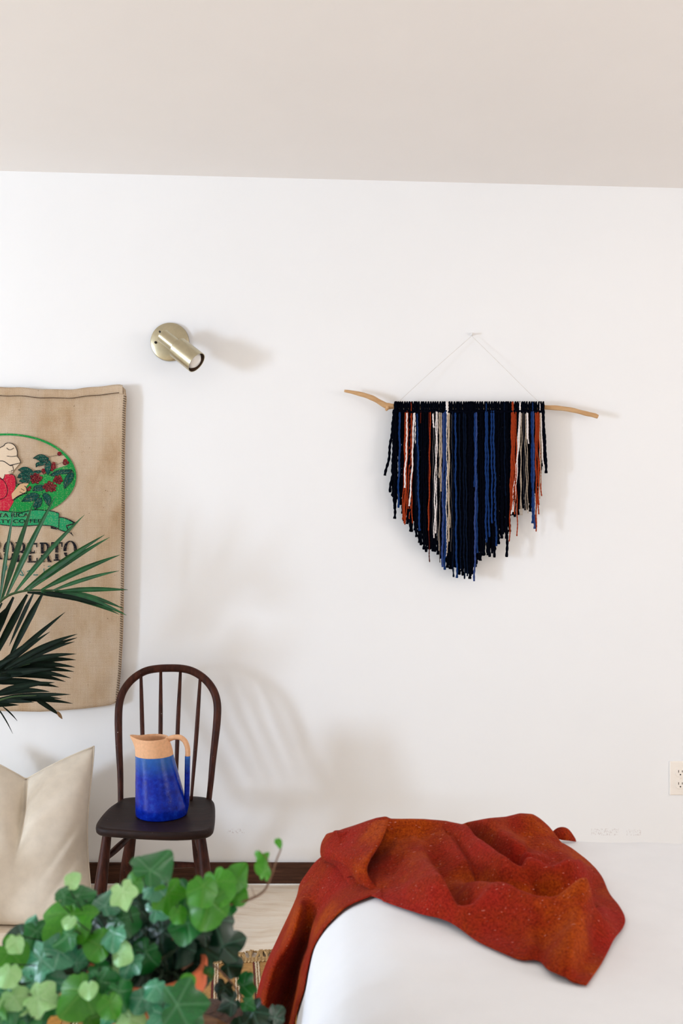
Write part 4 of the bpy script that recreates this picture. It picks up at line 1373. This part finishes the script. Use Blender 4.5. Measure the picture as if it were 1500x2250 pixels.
# lower fronds, their shade painted into the leaf colour
stem([(-330, 2020, 2.70), (-200, 1760, 2.74), (-90, 1570, 2.78), (-20, 1490, 2.8), (60, 1460, 2.82), (120, 1455, 2.84)], .006, .0014)
stem([(-310, 2040, 2.66), (-180, 1760, 2.70), (-70, 1580, 2.74), (10, 1535, 2.76), (80, 1528, 2.78)], .006, .0014)
for p0, p1, w_, mt, sg in (((-10, 1482), (143, 1345), 1.35, 'palm_shade', .008), ((0, 1475), (110, 1388), 1.1, 'palm_shade', .01), ((10, 1470), (170, 1393), 1.3, 'palm_shade', .02), ((20, 1468), (170, 1401), 1.2, 'palm_shade', .018), ((30, 1466), (164, 1410), 1.2, 'palm_shade', .018),
                        ((20, 1468), (168, 1437), 1.3, 'palm_shade', .02), ((30, 1466), (167, 1450), 1.4, 'palm_shade', .02), ((20, 1468), (165, 1466), 1.4, 'palm_shade', .02), ((0, 1475), (163, 1476), 1.5, 'palm_shade', .02), ((-5, 1480), (156, 1490), 1.5, 'palm_shade', .025),
                        ((-10, 1485), (144, 1498), 1.5, 'palm_shade', .025), ((-30, 1500), (120, 1470), 1.6, 'palm_shade', .02), ((-30, 1500), (100, 1440), 1.6, 'palm_shade', .02), ((-40, 1500), (130, 1510), 1.6, 'palm_shade', .02), ((-40, 1500), (80, 1400), 1.4, 'palm_shade', .01),
                        ((-20, 1540), (155, 1526), 1.3, 'palm_shade', .012), ((0, 1536), (160, 1546), 1.2, 'palm_shade', .014), ((-10, 1540), (135, 1535), 1.2, 'palm_shade', .014), ((-20, 1540), (75, 1543), 1.1, 'palm_shade', .004), ((-40, 1550), (42, 1549), 1.0, 'palm_shade', .002),
                        ((70, 1530), (134, 1574), 1.1, 'palm_shade', .004), ((-20, 1530), (120, 1500), 1.5, 'palm_shade', .02), ((-20, 1530), (110, 1520), 1.4, 'palm_shade', .02), ((-10, 1550), (28, 1612), .35, 'palm_shade', .015), ((5, 1552), (38, 1584), .3, 'palm_shade', .006),
                        ((-60, 1420), (20, 1330), 1.2, 'palm_shade', 0), ((-70, 1500), (40, 1440), 1.6, 'palm_shade', .01), ((-60, 1480), (60, 1480), 1.7, 'palm_shade', .01)):
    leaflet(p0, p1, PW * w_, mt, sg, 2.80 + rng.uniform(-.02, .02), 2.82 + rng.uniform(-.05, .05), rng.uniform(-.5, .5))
leaflet((126, 1563), (137, 1580), PW * .75, 'palm_brown', 0, 2.82, 2.82)
# fronds outside the picture on the left, the pot
for a0, px_, py_ in ((0, -420, 1180), (1, -620, 1320), (2, -540, 1050)):
    stem([(-340, 2000, 2.70), (-360, 1700, 2.68), (px_ + 60, py_ + 260, 2.64), (px_, py_, 2.6)], .006, .0015)
    for k in range(9):
        t = k / 8
        bx_, by_ = px_ + 60 * (1 - t), py_ + 260 * (1 - t)
        for s_ in (-1, 1):
            leaflet((bx_, by_), (bx_ + s_ * (150 - 40 * t) - 40, by_ - 60 - 60 * t), PW * 1.4, 'palm', .015, 2.62, 2.58 + .05 * s_, s_ * .4)
b = MB(); b.lathe([(0, 0), (.11, 0), (.118, .01), (.145, .25), (.15, .27), (.145, .275), (.135, .27), (.13, .245), (0, .245)], (-1.42, -.50, 0), 40); b.build('pot', M['palmpot'], palm)
b = MB(); b.lathe([(0, .252), (.06, .25), (.128, .246)], (-1.42, -.50, 0), 30); b.build('soil', M['soil'], palm)

# ------------------------------------------------------------------ rug
RA = math.radians(6.6)
rug_o = Vector(((530 - 750) * 2.80 / F, 2.80 - D0, 0))      # a point on the far edge
rd = Vector((-math.sin(RA), math.cos(RA), 0))                # along the stripes, away from the camera
rw_ = Vector((math.cos(RA), math.sin(RA), 0))                # across the stripes, to the right
rug = thing('striped_rug', 'tan jute striped rug with cream corded lines and braided fringe on the stone floor', 'rug', rug_o)
rp = lambda w, l, z: rug_o + rw_ * w + rd * l + Vector((0, 0, z))


def slab(w0, w1, l0, l1, z0_, z1_, mb):
    mb.add([rp(w0, l0, z0_), rp(w1, l0, z0_), rp(w1, l1, z0_), rp(w0, l1, z0_), rp(w0, l0, z1_), rp(w1, l0, z1_), rp(w1, l1, z1_), rp(w0, l1, z1_)],
           [(3, 2, 1, 0), (4, 5, 6, 7), (0, 1, 5, 4), (1, 2, 6, 5), (2, 3, 7, 6), (3, 0, 4, 7)])


b = MB(); slab(-.80, .32, -1.55, 0, .0005, .006, b); b.build('backing', M['jute'], rug, False)
# pattern right of the pot, read across the stripes: dark red, cream, tan, cream double, tan ...
pat = [('jute', .022), ('rug_red', .005), ('cream', 2), ('jute', .042), ('cream', 2), ('jute', .036), ('rug_red', .004), ('cream', 2), ('jute', .030), ('rug_dark', .022), ('jute_gold', .044), ('rug_dark', .026), ('cream', 2), ('jute_gold', .05)]
w = -.80
k = 0
# phase so that the dark red line falls at 464 px
start = (464 - 530) * 2.70 / F * 1.0 - .022
seq = []
x = start
i = 0
while x < .32:
    t_, s_ = pat[i % len(pat)]
    ww = s_ * .0075 if t_ == 'cream' else s_
    seq.append((t_, x, x + ww, s_)); x += ww; i += 1
x = start
i = -1
while x > -.80:
    t_, s_ = pat[i % len(pat)]
    ww = s_ * .0075 if t_ == 'cream' else s_
    seq.append((t_, x - ww, x, s_)); x -= ww; i -= 1
bead = MB()
for t_, x0, x1, s_ in seq:
    if t_ == 'cream':
        for c in range(s_):
            wc = x0 + .00375 + c * .0075
            l = -.02
            while l > -1.0:
                cpt = rp(wc + rng.uniform(-.0006, .0006), l, .008)
                bead.add([cpt + rw_ * .0036, cpt + rd * .0042, cpt - rw_ * .0036, cpt - rd * .0042, cpt + Vector((0, 0, .0035)), cpt + Vector((0, 0, -.002)), cpt + rw_ * .002 + rd * .0022 + Vector((0, 0, .0028)), cpt - rw_ * .002 - rd * .0022 + Vector((0, 0, .0028))],
                         [(0, 1, 6), (0, 6, 4), (1, 4, 6), (1, 2, 4), (2, 3, 7), (2, 7, 4), (3, 4, 7), (3, 0, 4), (1, 0, 5), (2, 1, 5), (3, 2, 5), (0, 3, 5)])
                l -= .0086
    else:
        b = MB(); slab(max(x0, -.8) + .0004, min(x1, .32) - .0004, -1.55, -.028, .006, .0085 if t_ == 'jute' else .0092, b); b.build('woven_band', M[t_], rug, False)
o = bead.build('cream_cords', M['rug_cream'], rug, True, False); o['kind'] = 'stuff'
# knotted heading and tassels along the far edge
b = MB()
for row_ in range(3):
    w = -.80
    while w < .32:
        c = rp(w, -.026 + .009 * row_ + rng.uniform(-.001, .001), .0085)
        b.tube([c - rw_ * .005 - rd * .002, c + Vector((0, 0, .003)), c + rw_ * .005 + rd * .002], .0035, 6)
        w += .0098
o = b.build('knotted_heading', M['fringe'], rug, True, False); o['kind'] = 'stuff'
w = -.795
while w < .32:
    b = MB()
    ln = rng.uniform(.038, .060); an = rng.uniform(-.7, .7)
    for c in range(4):
        a0 = rng.uniform(-.012, .012)
        P = [rp(w + rng.uniform(-.003, .003), -.002, .008), rp(w + an * ln * .3 + a0 * .5, ln * .4, .011 + rng.uniform(0, .004)), rp(w + an * ln * .8 + a0, ln * .8, .006), rp(w + an * ln + a0 * 1.5, ln * rng.uniform(.85, 1.05), .0035)]
        C = catmull([tuple(p) for p in P], 14)
        b.tube(C, .0027, 6, lambda i_, a: 1 + .25 * math.cos(2 * a - i_ * 1.3))
    b.build('tassel', M['fringe'], rug, True, False)
    w += .0155

# ------------------------------------------------------------------ dark woven basket
bk = W(452, 2213, 1.86)
bas = thing('woven_basket', 'dark brown woven basket with a domed top standing on the rug', 'basket', (bk.x, bk.y, .0125))
H_ = bk.z - .0125
pr = []
N_ = 150
for i in range(N_ + 1):
    t = i / N_
    if t < .62:
        z = t / .62 * (H_ - .11); r = .105 + .018 * math.sin(math.pi * (.2 + .75 * t / .62))
    else:
        a = (t - .62) / .38 * math.pi / 2
        z = H_ - .11 + .11 * math.sin(a); r = .114 * math.cos(a) ** .9 if i < N_ else 0
    pr.append((max(0, r + .0018 * math.cos(i * 2 * math.pi / 5)), z))
b = MB()
seg = 64
for i, (r, z) in enumerate(pr):
    for k in range(seg):
        a = 2 * math.pi * k / seg
        rr = r + (.0014 * math.cos(a * 32 + math.pi * (i // 5)) if r > .01 else 0)
        b.v.append((bk.x + rr * math.cos(a), bk.y + rr * math.sin(a), .0125 + z))
for i in range(N_):
    b.f += [(i * seg + k, i * seg + (k + 1) % seg, (i + 1) * seg + (k + 1) % seg, (i + 1) * seg + k) for k in range(seg)]
b.build('weave', M['wicker'], bas)
b = MB()
b.lathe([(.1075, 0), (.1125, .003), (.1125, .012), (.1075, .014)], (bk.x, bk.y, .0125), 48); b.build('rim', M['wicker'], bas)

# ------------------------------------------------------------------ ivy on a stool
IX, IYd = (322 - 750) * 1.30 / F, 1.31
POT_R = .074
rimz = HZ - (2122 - 1125) * 1.30 / F
st_z = rimz - .125     # the pot's foot; the stool's top lies just under it
stl = thing('stool', 'low wooden stool carrying the ivy pot', 'stool', (IX, IYd - D0, 0))
b = MB(); b.lathe([(0, st_z - .028), (.125, st_z - .028), (.135, st_z - .022), (.135, st_z - .007), (.128, st_z - .001), (0, st_z - .001)], (IX, IYd - D0, 0), 48); auto_smooth(b.build('seat', M['stool'], stl), 40)
for k in range(3):
    a = math.pi / 2 + k * 2 * math.pi / 3
    b = MB(); b.tube([Vector((IX + .075 * math.cos(a), IYd - D0 + .075 * math.sin(a), st_z - .027)), Vector((IX + .12 * math.cos(a), IYd - D0 + .12 * math.sin(a), .0125))], [.015, .012], 12); b.build('leg', M['stool'], stl)
ivy = thing('potted_ivy', 'bushy green ivy with trailing stems in a terracotta pot', 'plant', (IX, IYd - D0, st_z))
b = MB()
b.lathe([(0, 0), (.050, 0), (.052, .004), (.066, .092), (.0745, .092), (.0765, .096), (.0775, .122), (.0755, .125), (.070, .125), (.068, .115), (.064, .095), (0, .095)], (IX, IYd - D0, st_z), 48)
auto_smooth(b.build('pot', M['terracotta'], ivy), 40)
b = MB(); b.lathe([(0, .108), (.04, .107), (.067, .104)], (IX, IYd - D0, st_z), 24); b.build('soil', M['soil'], ivy)


def ivy_leaf_mesh(kind, lobes, depth, mat):
    """palmate leaf, unit width, base at the origin, tip towards +y, normal +z"""
    NA, NR = 60, 6
    verts, vein, faces = [(0, .30, 0)], [1.0], []
    for r in range(1, NR + 1):
        for k in range(NA):
            a = 2 * math.pi * k / NA                      # 0 = tip
            R = 0.0
            for la, lr, lw in lobes:
                da = abs((a - la + math.pi) % (2 * math.pi) - math.pi)
                R = max(R, lr * (1 - depth) + lr * depth * max(0, 1 - da / lw) ** 0.9) if da < lw else max(R, lr * (1 - depth) * max(.0, 1 - (da - lw)))
            back = abs(a - math.pi)
            R *= 1 - .45 * math.exp(-(back / .22) ** 2)      # notch at the stalk
            rr = R * r / NR
            x, y = rr * math.sin(a), .30 + rr * math.cos(a)
            vn = 0.0
            for la, lr, lw in lobes:
                da = (a - la + math.pi) % (2 * math.pi) - math.pi
                if abs(da) < .7:
                    vn = max(vn, math.exp(-(rr * math.sin(da) / .016) ** 2) * (1 - .5 * r / NR))
            z = -.30 * rr * rr + .085 * math.sin(3 * a + kind * 1.7) * (rr / .5) ** 2 + .04 * math.sin(5 * a + kind) * (rr / .5) ** 3 - .03 * vn - .16 * abs(x) * (1 if kind % 2 else -.6)
            verts.append((x, y, z)); vein.append(vn)
    for k in range(NA):
        faces.append((0, 1 + (k + 1) % NA, 1 + k))
    for r in range(NR - 1):
        for k in range(NA):
            k2 = (k + 1) % NA
            faces.append((1 + r * NA + k, 1 + r * NA + k2, 1 + (r + 1) * NA + k2, 1 + (r + 1) * NA + k))
    b = MB(); b.add(verts, [tuple(reversed(f)) for f in faces])
    me = b.mesh('ivy_leaf', M[mat], True, False)
    at = me.attributes.new('vein', 'FLOAT', 'POINT'); at.data.foreach_set('value', vein)
    return me


shapes = [([(0, .62, .62), (1.05, .52, .62), (-1.05, .52, .62), (2.2, .40, .6), (-2.2, .40, .6)], .30),
          ([(0, .66, .8), (1.15, .50, .8), (-1.15, .50, .8), (2.4, .36, .7), (-2.4, .36, .7)], .20),
          ([(0, .56, 1.2), (1.3, .50, 1.1), (-1.3, .50, 1.1), (2.4, .42, .8), (-2.4, .42, .8)], .14)]
LM = {(s, c): ivy_leaf_mesh(s, shapes[s][0], shapes[s][1], 'leaf_' + c) for s in range(3) for c in 'DMLPT'}
bases = []


def ivy_leaf(px_, py_, size, col, d, roll=0.0, pitch=35.0, yaw=0.0, shape=None, sx=1.0):
    """size in photo px, roll: direction of the tip on screen in degrees from up, pitch: how far it faces up"""
    s = shape if shape is not None else rng.choice([0, 0, 1, 2])
    o = bpy.data.objects.new('ivy_leaf', LM[(s, col)])
    COL.objects.link(o)
    c = W(px_, py_, d)
    sc = 1.36 * size * d / F
    yaw, pitch = yaw + rng.uniform(-30, 30), pitch + rng.uniform(-22, 22)
    R = Matrix.Rotation(math.radians(yaw), 4, 'Z') @ Matrix.Rotation(math.radians(90 - pitch), 4, 'X') @ Matrix.Rotation(math.radians(-roll), 4, 'Z')
    mat = Matrix.Translation(c) @ R @ Matrix.Diagonal((sc * sx, sc, sc, 1)) @ Matrix.Translation((0, -.30, 0))
    o.parent = ivy
    o.matrix_parent_inverse = Matrix.Translation(-Vector(ivy.location))
    o.matrix_basis = mat
    bases.append(mat @ Vector((0, .05, 0)))
    return o


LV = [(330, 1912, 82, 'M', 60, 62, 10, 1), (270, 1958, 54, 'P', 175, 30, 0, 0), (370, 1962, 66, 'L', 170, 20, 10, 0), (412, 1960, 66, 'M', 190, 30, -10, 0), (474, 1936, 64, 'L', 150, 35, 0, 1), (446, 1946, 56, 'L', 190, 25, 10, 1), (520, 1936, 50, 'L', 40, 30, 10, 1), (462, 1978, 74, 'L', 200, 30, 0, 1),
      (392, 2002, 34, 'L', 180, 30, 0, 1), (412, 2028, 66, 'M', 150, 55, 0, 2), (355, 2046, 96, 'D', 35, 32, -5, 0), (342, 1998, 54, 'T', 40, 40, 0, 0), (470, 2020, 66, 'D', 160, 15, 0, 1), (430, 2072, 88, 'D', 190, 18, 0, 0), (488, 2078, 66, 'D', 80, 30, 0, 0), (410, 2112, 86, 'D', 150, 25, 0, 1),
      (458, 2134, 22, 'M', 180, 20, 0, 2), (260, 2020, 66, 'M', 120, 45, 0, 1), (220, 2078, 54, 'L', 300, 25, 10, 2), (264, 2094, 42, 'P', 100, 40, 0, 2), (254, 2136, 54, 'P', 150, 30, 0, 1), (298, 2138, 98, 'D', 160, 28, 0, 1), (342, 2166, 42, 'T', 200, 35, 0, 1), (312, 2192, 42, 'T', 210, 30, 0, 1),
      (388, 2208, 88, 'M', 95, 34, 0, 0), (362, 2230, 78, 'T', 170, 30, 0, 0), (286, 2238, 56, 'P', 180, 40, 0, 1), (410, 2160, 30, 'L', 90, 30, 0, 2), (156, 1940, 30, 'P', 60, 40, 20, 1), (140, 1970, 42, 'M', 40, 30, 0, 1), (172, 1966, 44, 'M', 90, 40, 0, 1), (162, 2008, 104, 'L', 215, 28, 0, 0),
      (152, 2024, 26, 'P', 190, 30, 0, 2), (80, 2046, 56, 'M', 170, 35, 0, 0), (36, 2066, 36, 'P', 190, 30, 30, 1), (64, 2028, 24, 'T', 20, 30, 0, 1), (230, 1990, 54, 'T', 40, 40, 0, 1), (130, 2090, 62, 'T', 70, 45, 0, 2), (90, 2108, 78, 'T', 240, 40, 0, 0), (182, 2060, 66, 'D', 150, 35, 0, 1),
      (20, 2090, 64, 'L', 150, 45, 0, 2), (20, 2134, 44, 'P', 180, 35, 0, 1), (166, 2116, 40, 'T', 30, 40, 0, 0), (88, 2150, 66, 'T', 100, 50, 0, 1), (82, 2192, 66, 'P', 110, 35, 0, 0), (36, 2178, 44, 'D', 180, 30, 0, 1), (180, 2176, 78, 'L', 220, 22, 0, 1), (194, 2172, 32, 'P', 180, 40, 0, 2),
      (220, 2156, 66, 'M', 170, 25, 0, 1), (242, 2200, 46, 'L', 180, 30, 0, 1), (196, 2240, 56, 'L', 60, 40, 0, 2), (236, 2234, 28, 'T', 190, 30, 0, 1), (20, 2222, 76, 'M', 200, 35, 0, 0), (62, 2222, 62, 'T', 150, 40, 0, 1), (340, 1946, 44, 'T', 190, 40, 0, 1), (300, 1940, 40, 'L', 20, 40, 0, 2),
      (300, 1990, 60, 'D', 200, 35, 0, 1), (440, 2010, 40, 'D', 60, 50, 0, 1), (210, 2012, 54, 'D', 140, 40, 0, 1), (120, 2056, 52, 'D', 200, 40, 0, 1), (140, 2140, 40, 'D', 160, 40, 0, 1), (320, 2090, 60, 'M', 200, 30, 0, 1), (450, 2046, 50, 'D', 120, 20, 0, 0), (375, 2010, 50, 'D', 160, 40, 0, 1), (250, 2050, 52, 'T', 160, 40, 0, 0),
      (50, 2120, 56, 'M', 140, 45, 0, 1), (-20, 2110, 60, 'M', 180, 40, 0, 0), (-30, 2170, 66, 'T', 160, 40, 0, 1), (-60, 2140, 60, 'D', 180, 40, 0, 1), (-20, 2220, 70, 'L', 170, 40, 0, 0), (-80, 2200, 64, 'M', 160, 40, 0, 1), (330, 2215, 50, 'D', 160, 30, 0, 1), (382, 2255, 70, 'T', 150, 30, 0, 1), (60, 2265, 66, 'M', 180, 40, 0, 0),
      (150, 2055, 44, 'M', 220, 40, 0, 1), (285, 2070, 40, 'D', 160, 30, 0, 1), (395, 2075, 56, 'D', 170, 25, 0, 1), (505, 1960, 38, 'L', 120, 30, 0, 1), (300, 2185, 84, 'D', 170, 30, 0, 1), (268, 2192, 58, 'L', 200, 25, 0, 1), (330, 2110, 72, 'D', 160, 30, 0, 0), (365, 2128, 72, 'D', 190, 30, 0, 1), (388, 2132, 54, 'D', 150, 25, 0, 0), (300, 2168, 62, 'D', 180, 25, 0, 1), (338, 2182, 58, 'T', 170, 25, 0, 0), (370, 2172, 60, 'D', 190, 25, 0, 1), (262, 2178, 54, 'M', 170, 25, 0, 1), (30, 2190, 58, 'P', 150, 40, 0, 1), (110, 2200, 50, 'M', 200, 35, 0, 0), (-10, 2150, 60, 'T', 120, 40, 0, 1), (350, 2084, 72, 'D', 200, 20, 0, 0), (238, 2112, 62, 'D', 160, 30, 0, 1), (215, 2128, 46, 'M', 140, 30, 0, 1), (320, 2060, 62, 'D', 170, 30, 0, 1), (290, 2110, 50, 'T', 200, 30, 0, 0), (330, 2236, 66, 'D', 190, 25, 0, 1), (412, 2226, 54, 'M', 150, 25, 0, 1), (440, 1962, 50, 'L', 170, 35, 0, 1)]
for (x, y, s, c, r, p, yw, sh_) in LV:
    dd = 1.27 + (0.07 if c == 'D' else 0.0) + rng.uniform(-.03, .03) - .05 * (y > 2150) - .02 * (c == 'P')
    ivy_leaf(x, y, s, c, dd, r + rng.uniform(-8, 8), p, yw + rng.uniform(-12, 12), sh_)
# fill behind
hull_top = lambda x: np.interp(x, [-100, 0, 60, 110, 170, 250, 300, 340, 420, 480, 500], [2100, 2075, 2030, 2000, 1965, 1960, 1930, 1915, 1945, 1945, 1970])
n = 0
while n < 190:
    x, y = rng.uniform(-90, 480), rng.uniform(1930, 2270)
    if y > 2215 or y < hull_top(x) + 28 or (95 < x < 215 and y > 2135) or (x > 405 and y > 2095) or (x > 440 and y > 2050):
        continue
    dl = 1.37 + rng.uniform(-.03, .09)
    pl = W(x, y, dl)
    if pl.z < st_z + .05 and math.hypot(pl.x - IX, dl - IYd) < .19:
        continue            # would dip into the stool
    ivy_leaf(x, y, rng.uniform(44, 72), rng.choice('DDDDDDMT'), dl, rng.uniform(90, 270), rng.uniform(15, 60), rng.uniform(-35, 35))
    n += 1
nb_ = len(bases)
# trailing stem on the right with young leaves
def vine(pts, r0, r1, mat='vine'):
    C = catmull([tuple(W(*p)) for p in pts], 40)
    b = MB(); b.tube(C, list(np.linspace(r0, r1, 40)), 7); b.build('stem', M[mat], ivy)


vine([(340, 2130, 1.31), (390, 2050, 1.30), (440, 2008, 1.28), (480, 1994, 1.27), (520, 1984, 1.27), (556, 1973, 1.27), (582, 1955, 1.27), (597, 1922, 1.27), (608, 1888, 1.27), (617, 1864, 1.27), (612, 1853, 1.27)], .0022, .0008)
vine([(598, 1915, 1.27), (588, 1890, 1.27), (572, 1872, 1.27), (566, 1868, 1.27)], .0007, .0004)
vine([(560, 1972, 1.27), (553, 1950, 1.27)], .0006, .0004); vine([(586, 1948, 1.27), (586, 1935, 1.27)], .0006, .0004)
ivy_leaf(583, 1915, 46, 'L', 1.265, 25, 12, 20, 1, .8); ivy_leaf(565, 1876, 18, 'L', 1.265, 170, 15, 0, 1, .8); ivy_leaf(610, 1849, 19, 'L', 1.265, 160, 15, 0, 1, .7)
ivy_leaf(518, 1972, 34, 'L', 1.27, 60, 30, 0, 1); ivy_leaf(500, 1992, 26, 'M', 1.27, 120, 40, 0, 1)
# low sprig that hangs beside the pot
vine([(400, 2130, 1.30), (450, 2110, 1.36), (500, 2150, 1.42), (530, 2190, 1.44), (556, 2230, 1.45), (590, 2262, 1.45)], .0016, .0008)
for x, y, s, c, r in ((493, 2168, 40, 'D', 190), (533, 2166, 42, 'M', 60), (510, 2202, 44, 'D', 250), (556, 2222, 58, 'D', 150), (500, 2120, 42, 'D', 90), (455, 2140, 22, 'M', 170), (540, 2205, 28, 'M', 120), (575, 2242, 44, 'D', 120), (604, 2236, 40, 'D', 60), (530, 2252, 40, 'D', 200)):
    ivy_leaf(x, y, s, c, 1.43, r, 25, rng.uniform(-15, 15), rng.choice([0, 1]))
# leaf stalks down to the pot
b = MB()
for p in bases[:nb_]:
    root = Vector((IX + rng.uniform(-.045, .045), IYd - D0 + rng.uniform(-.045, .045), st_z + .108))
    m_ = (p + root) / 2 + Vector(((p.x - root.x) * .2, (p.y - root.y) * .2 + .03, .0))
    b.tube(catmull([tuple(root), tuple(m_), tuple(p)], 9), .0009, 5)
o = b.build('leaf_stalks', M['petiole'], ivy, True, False); o['kind'] = 'stuff'
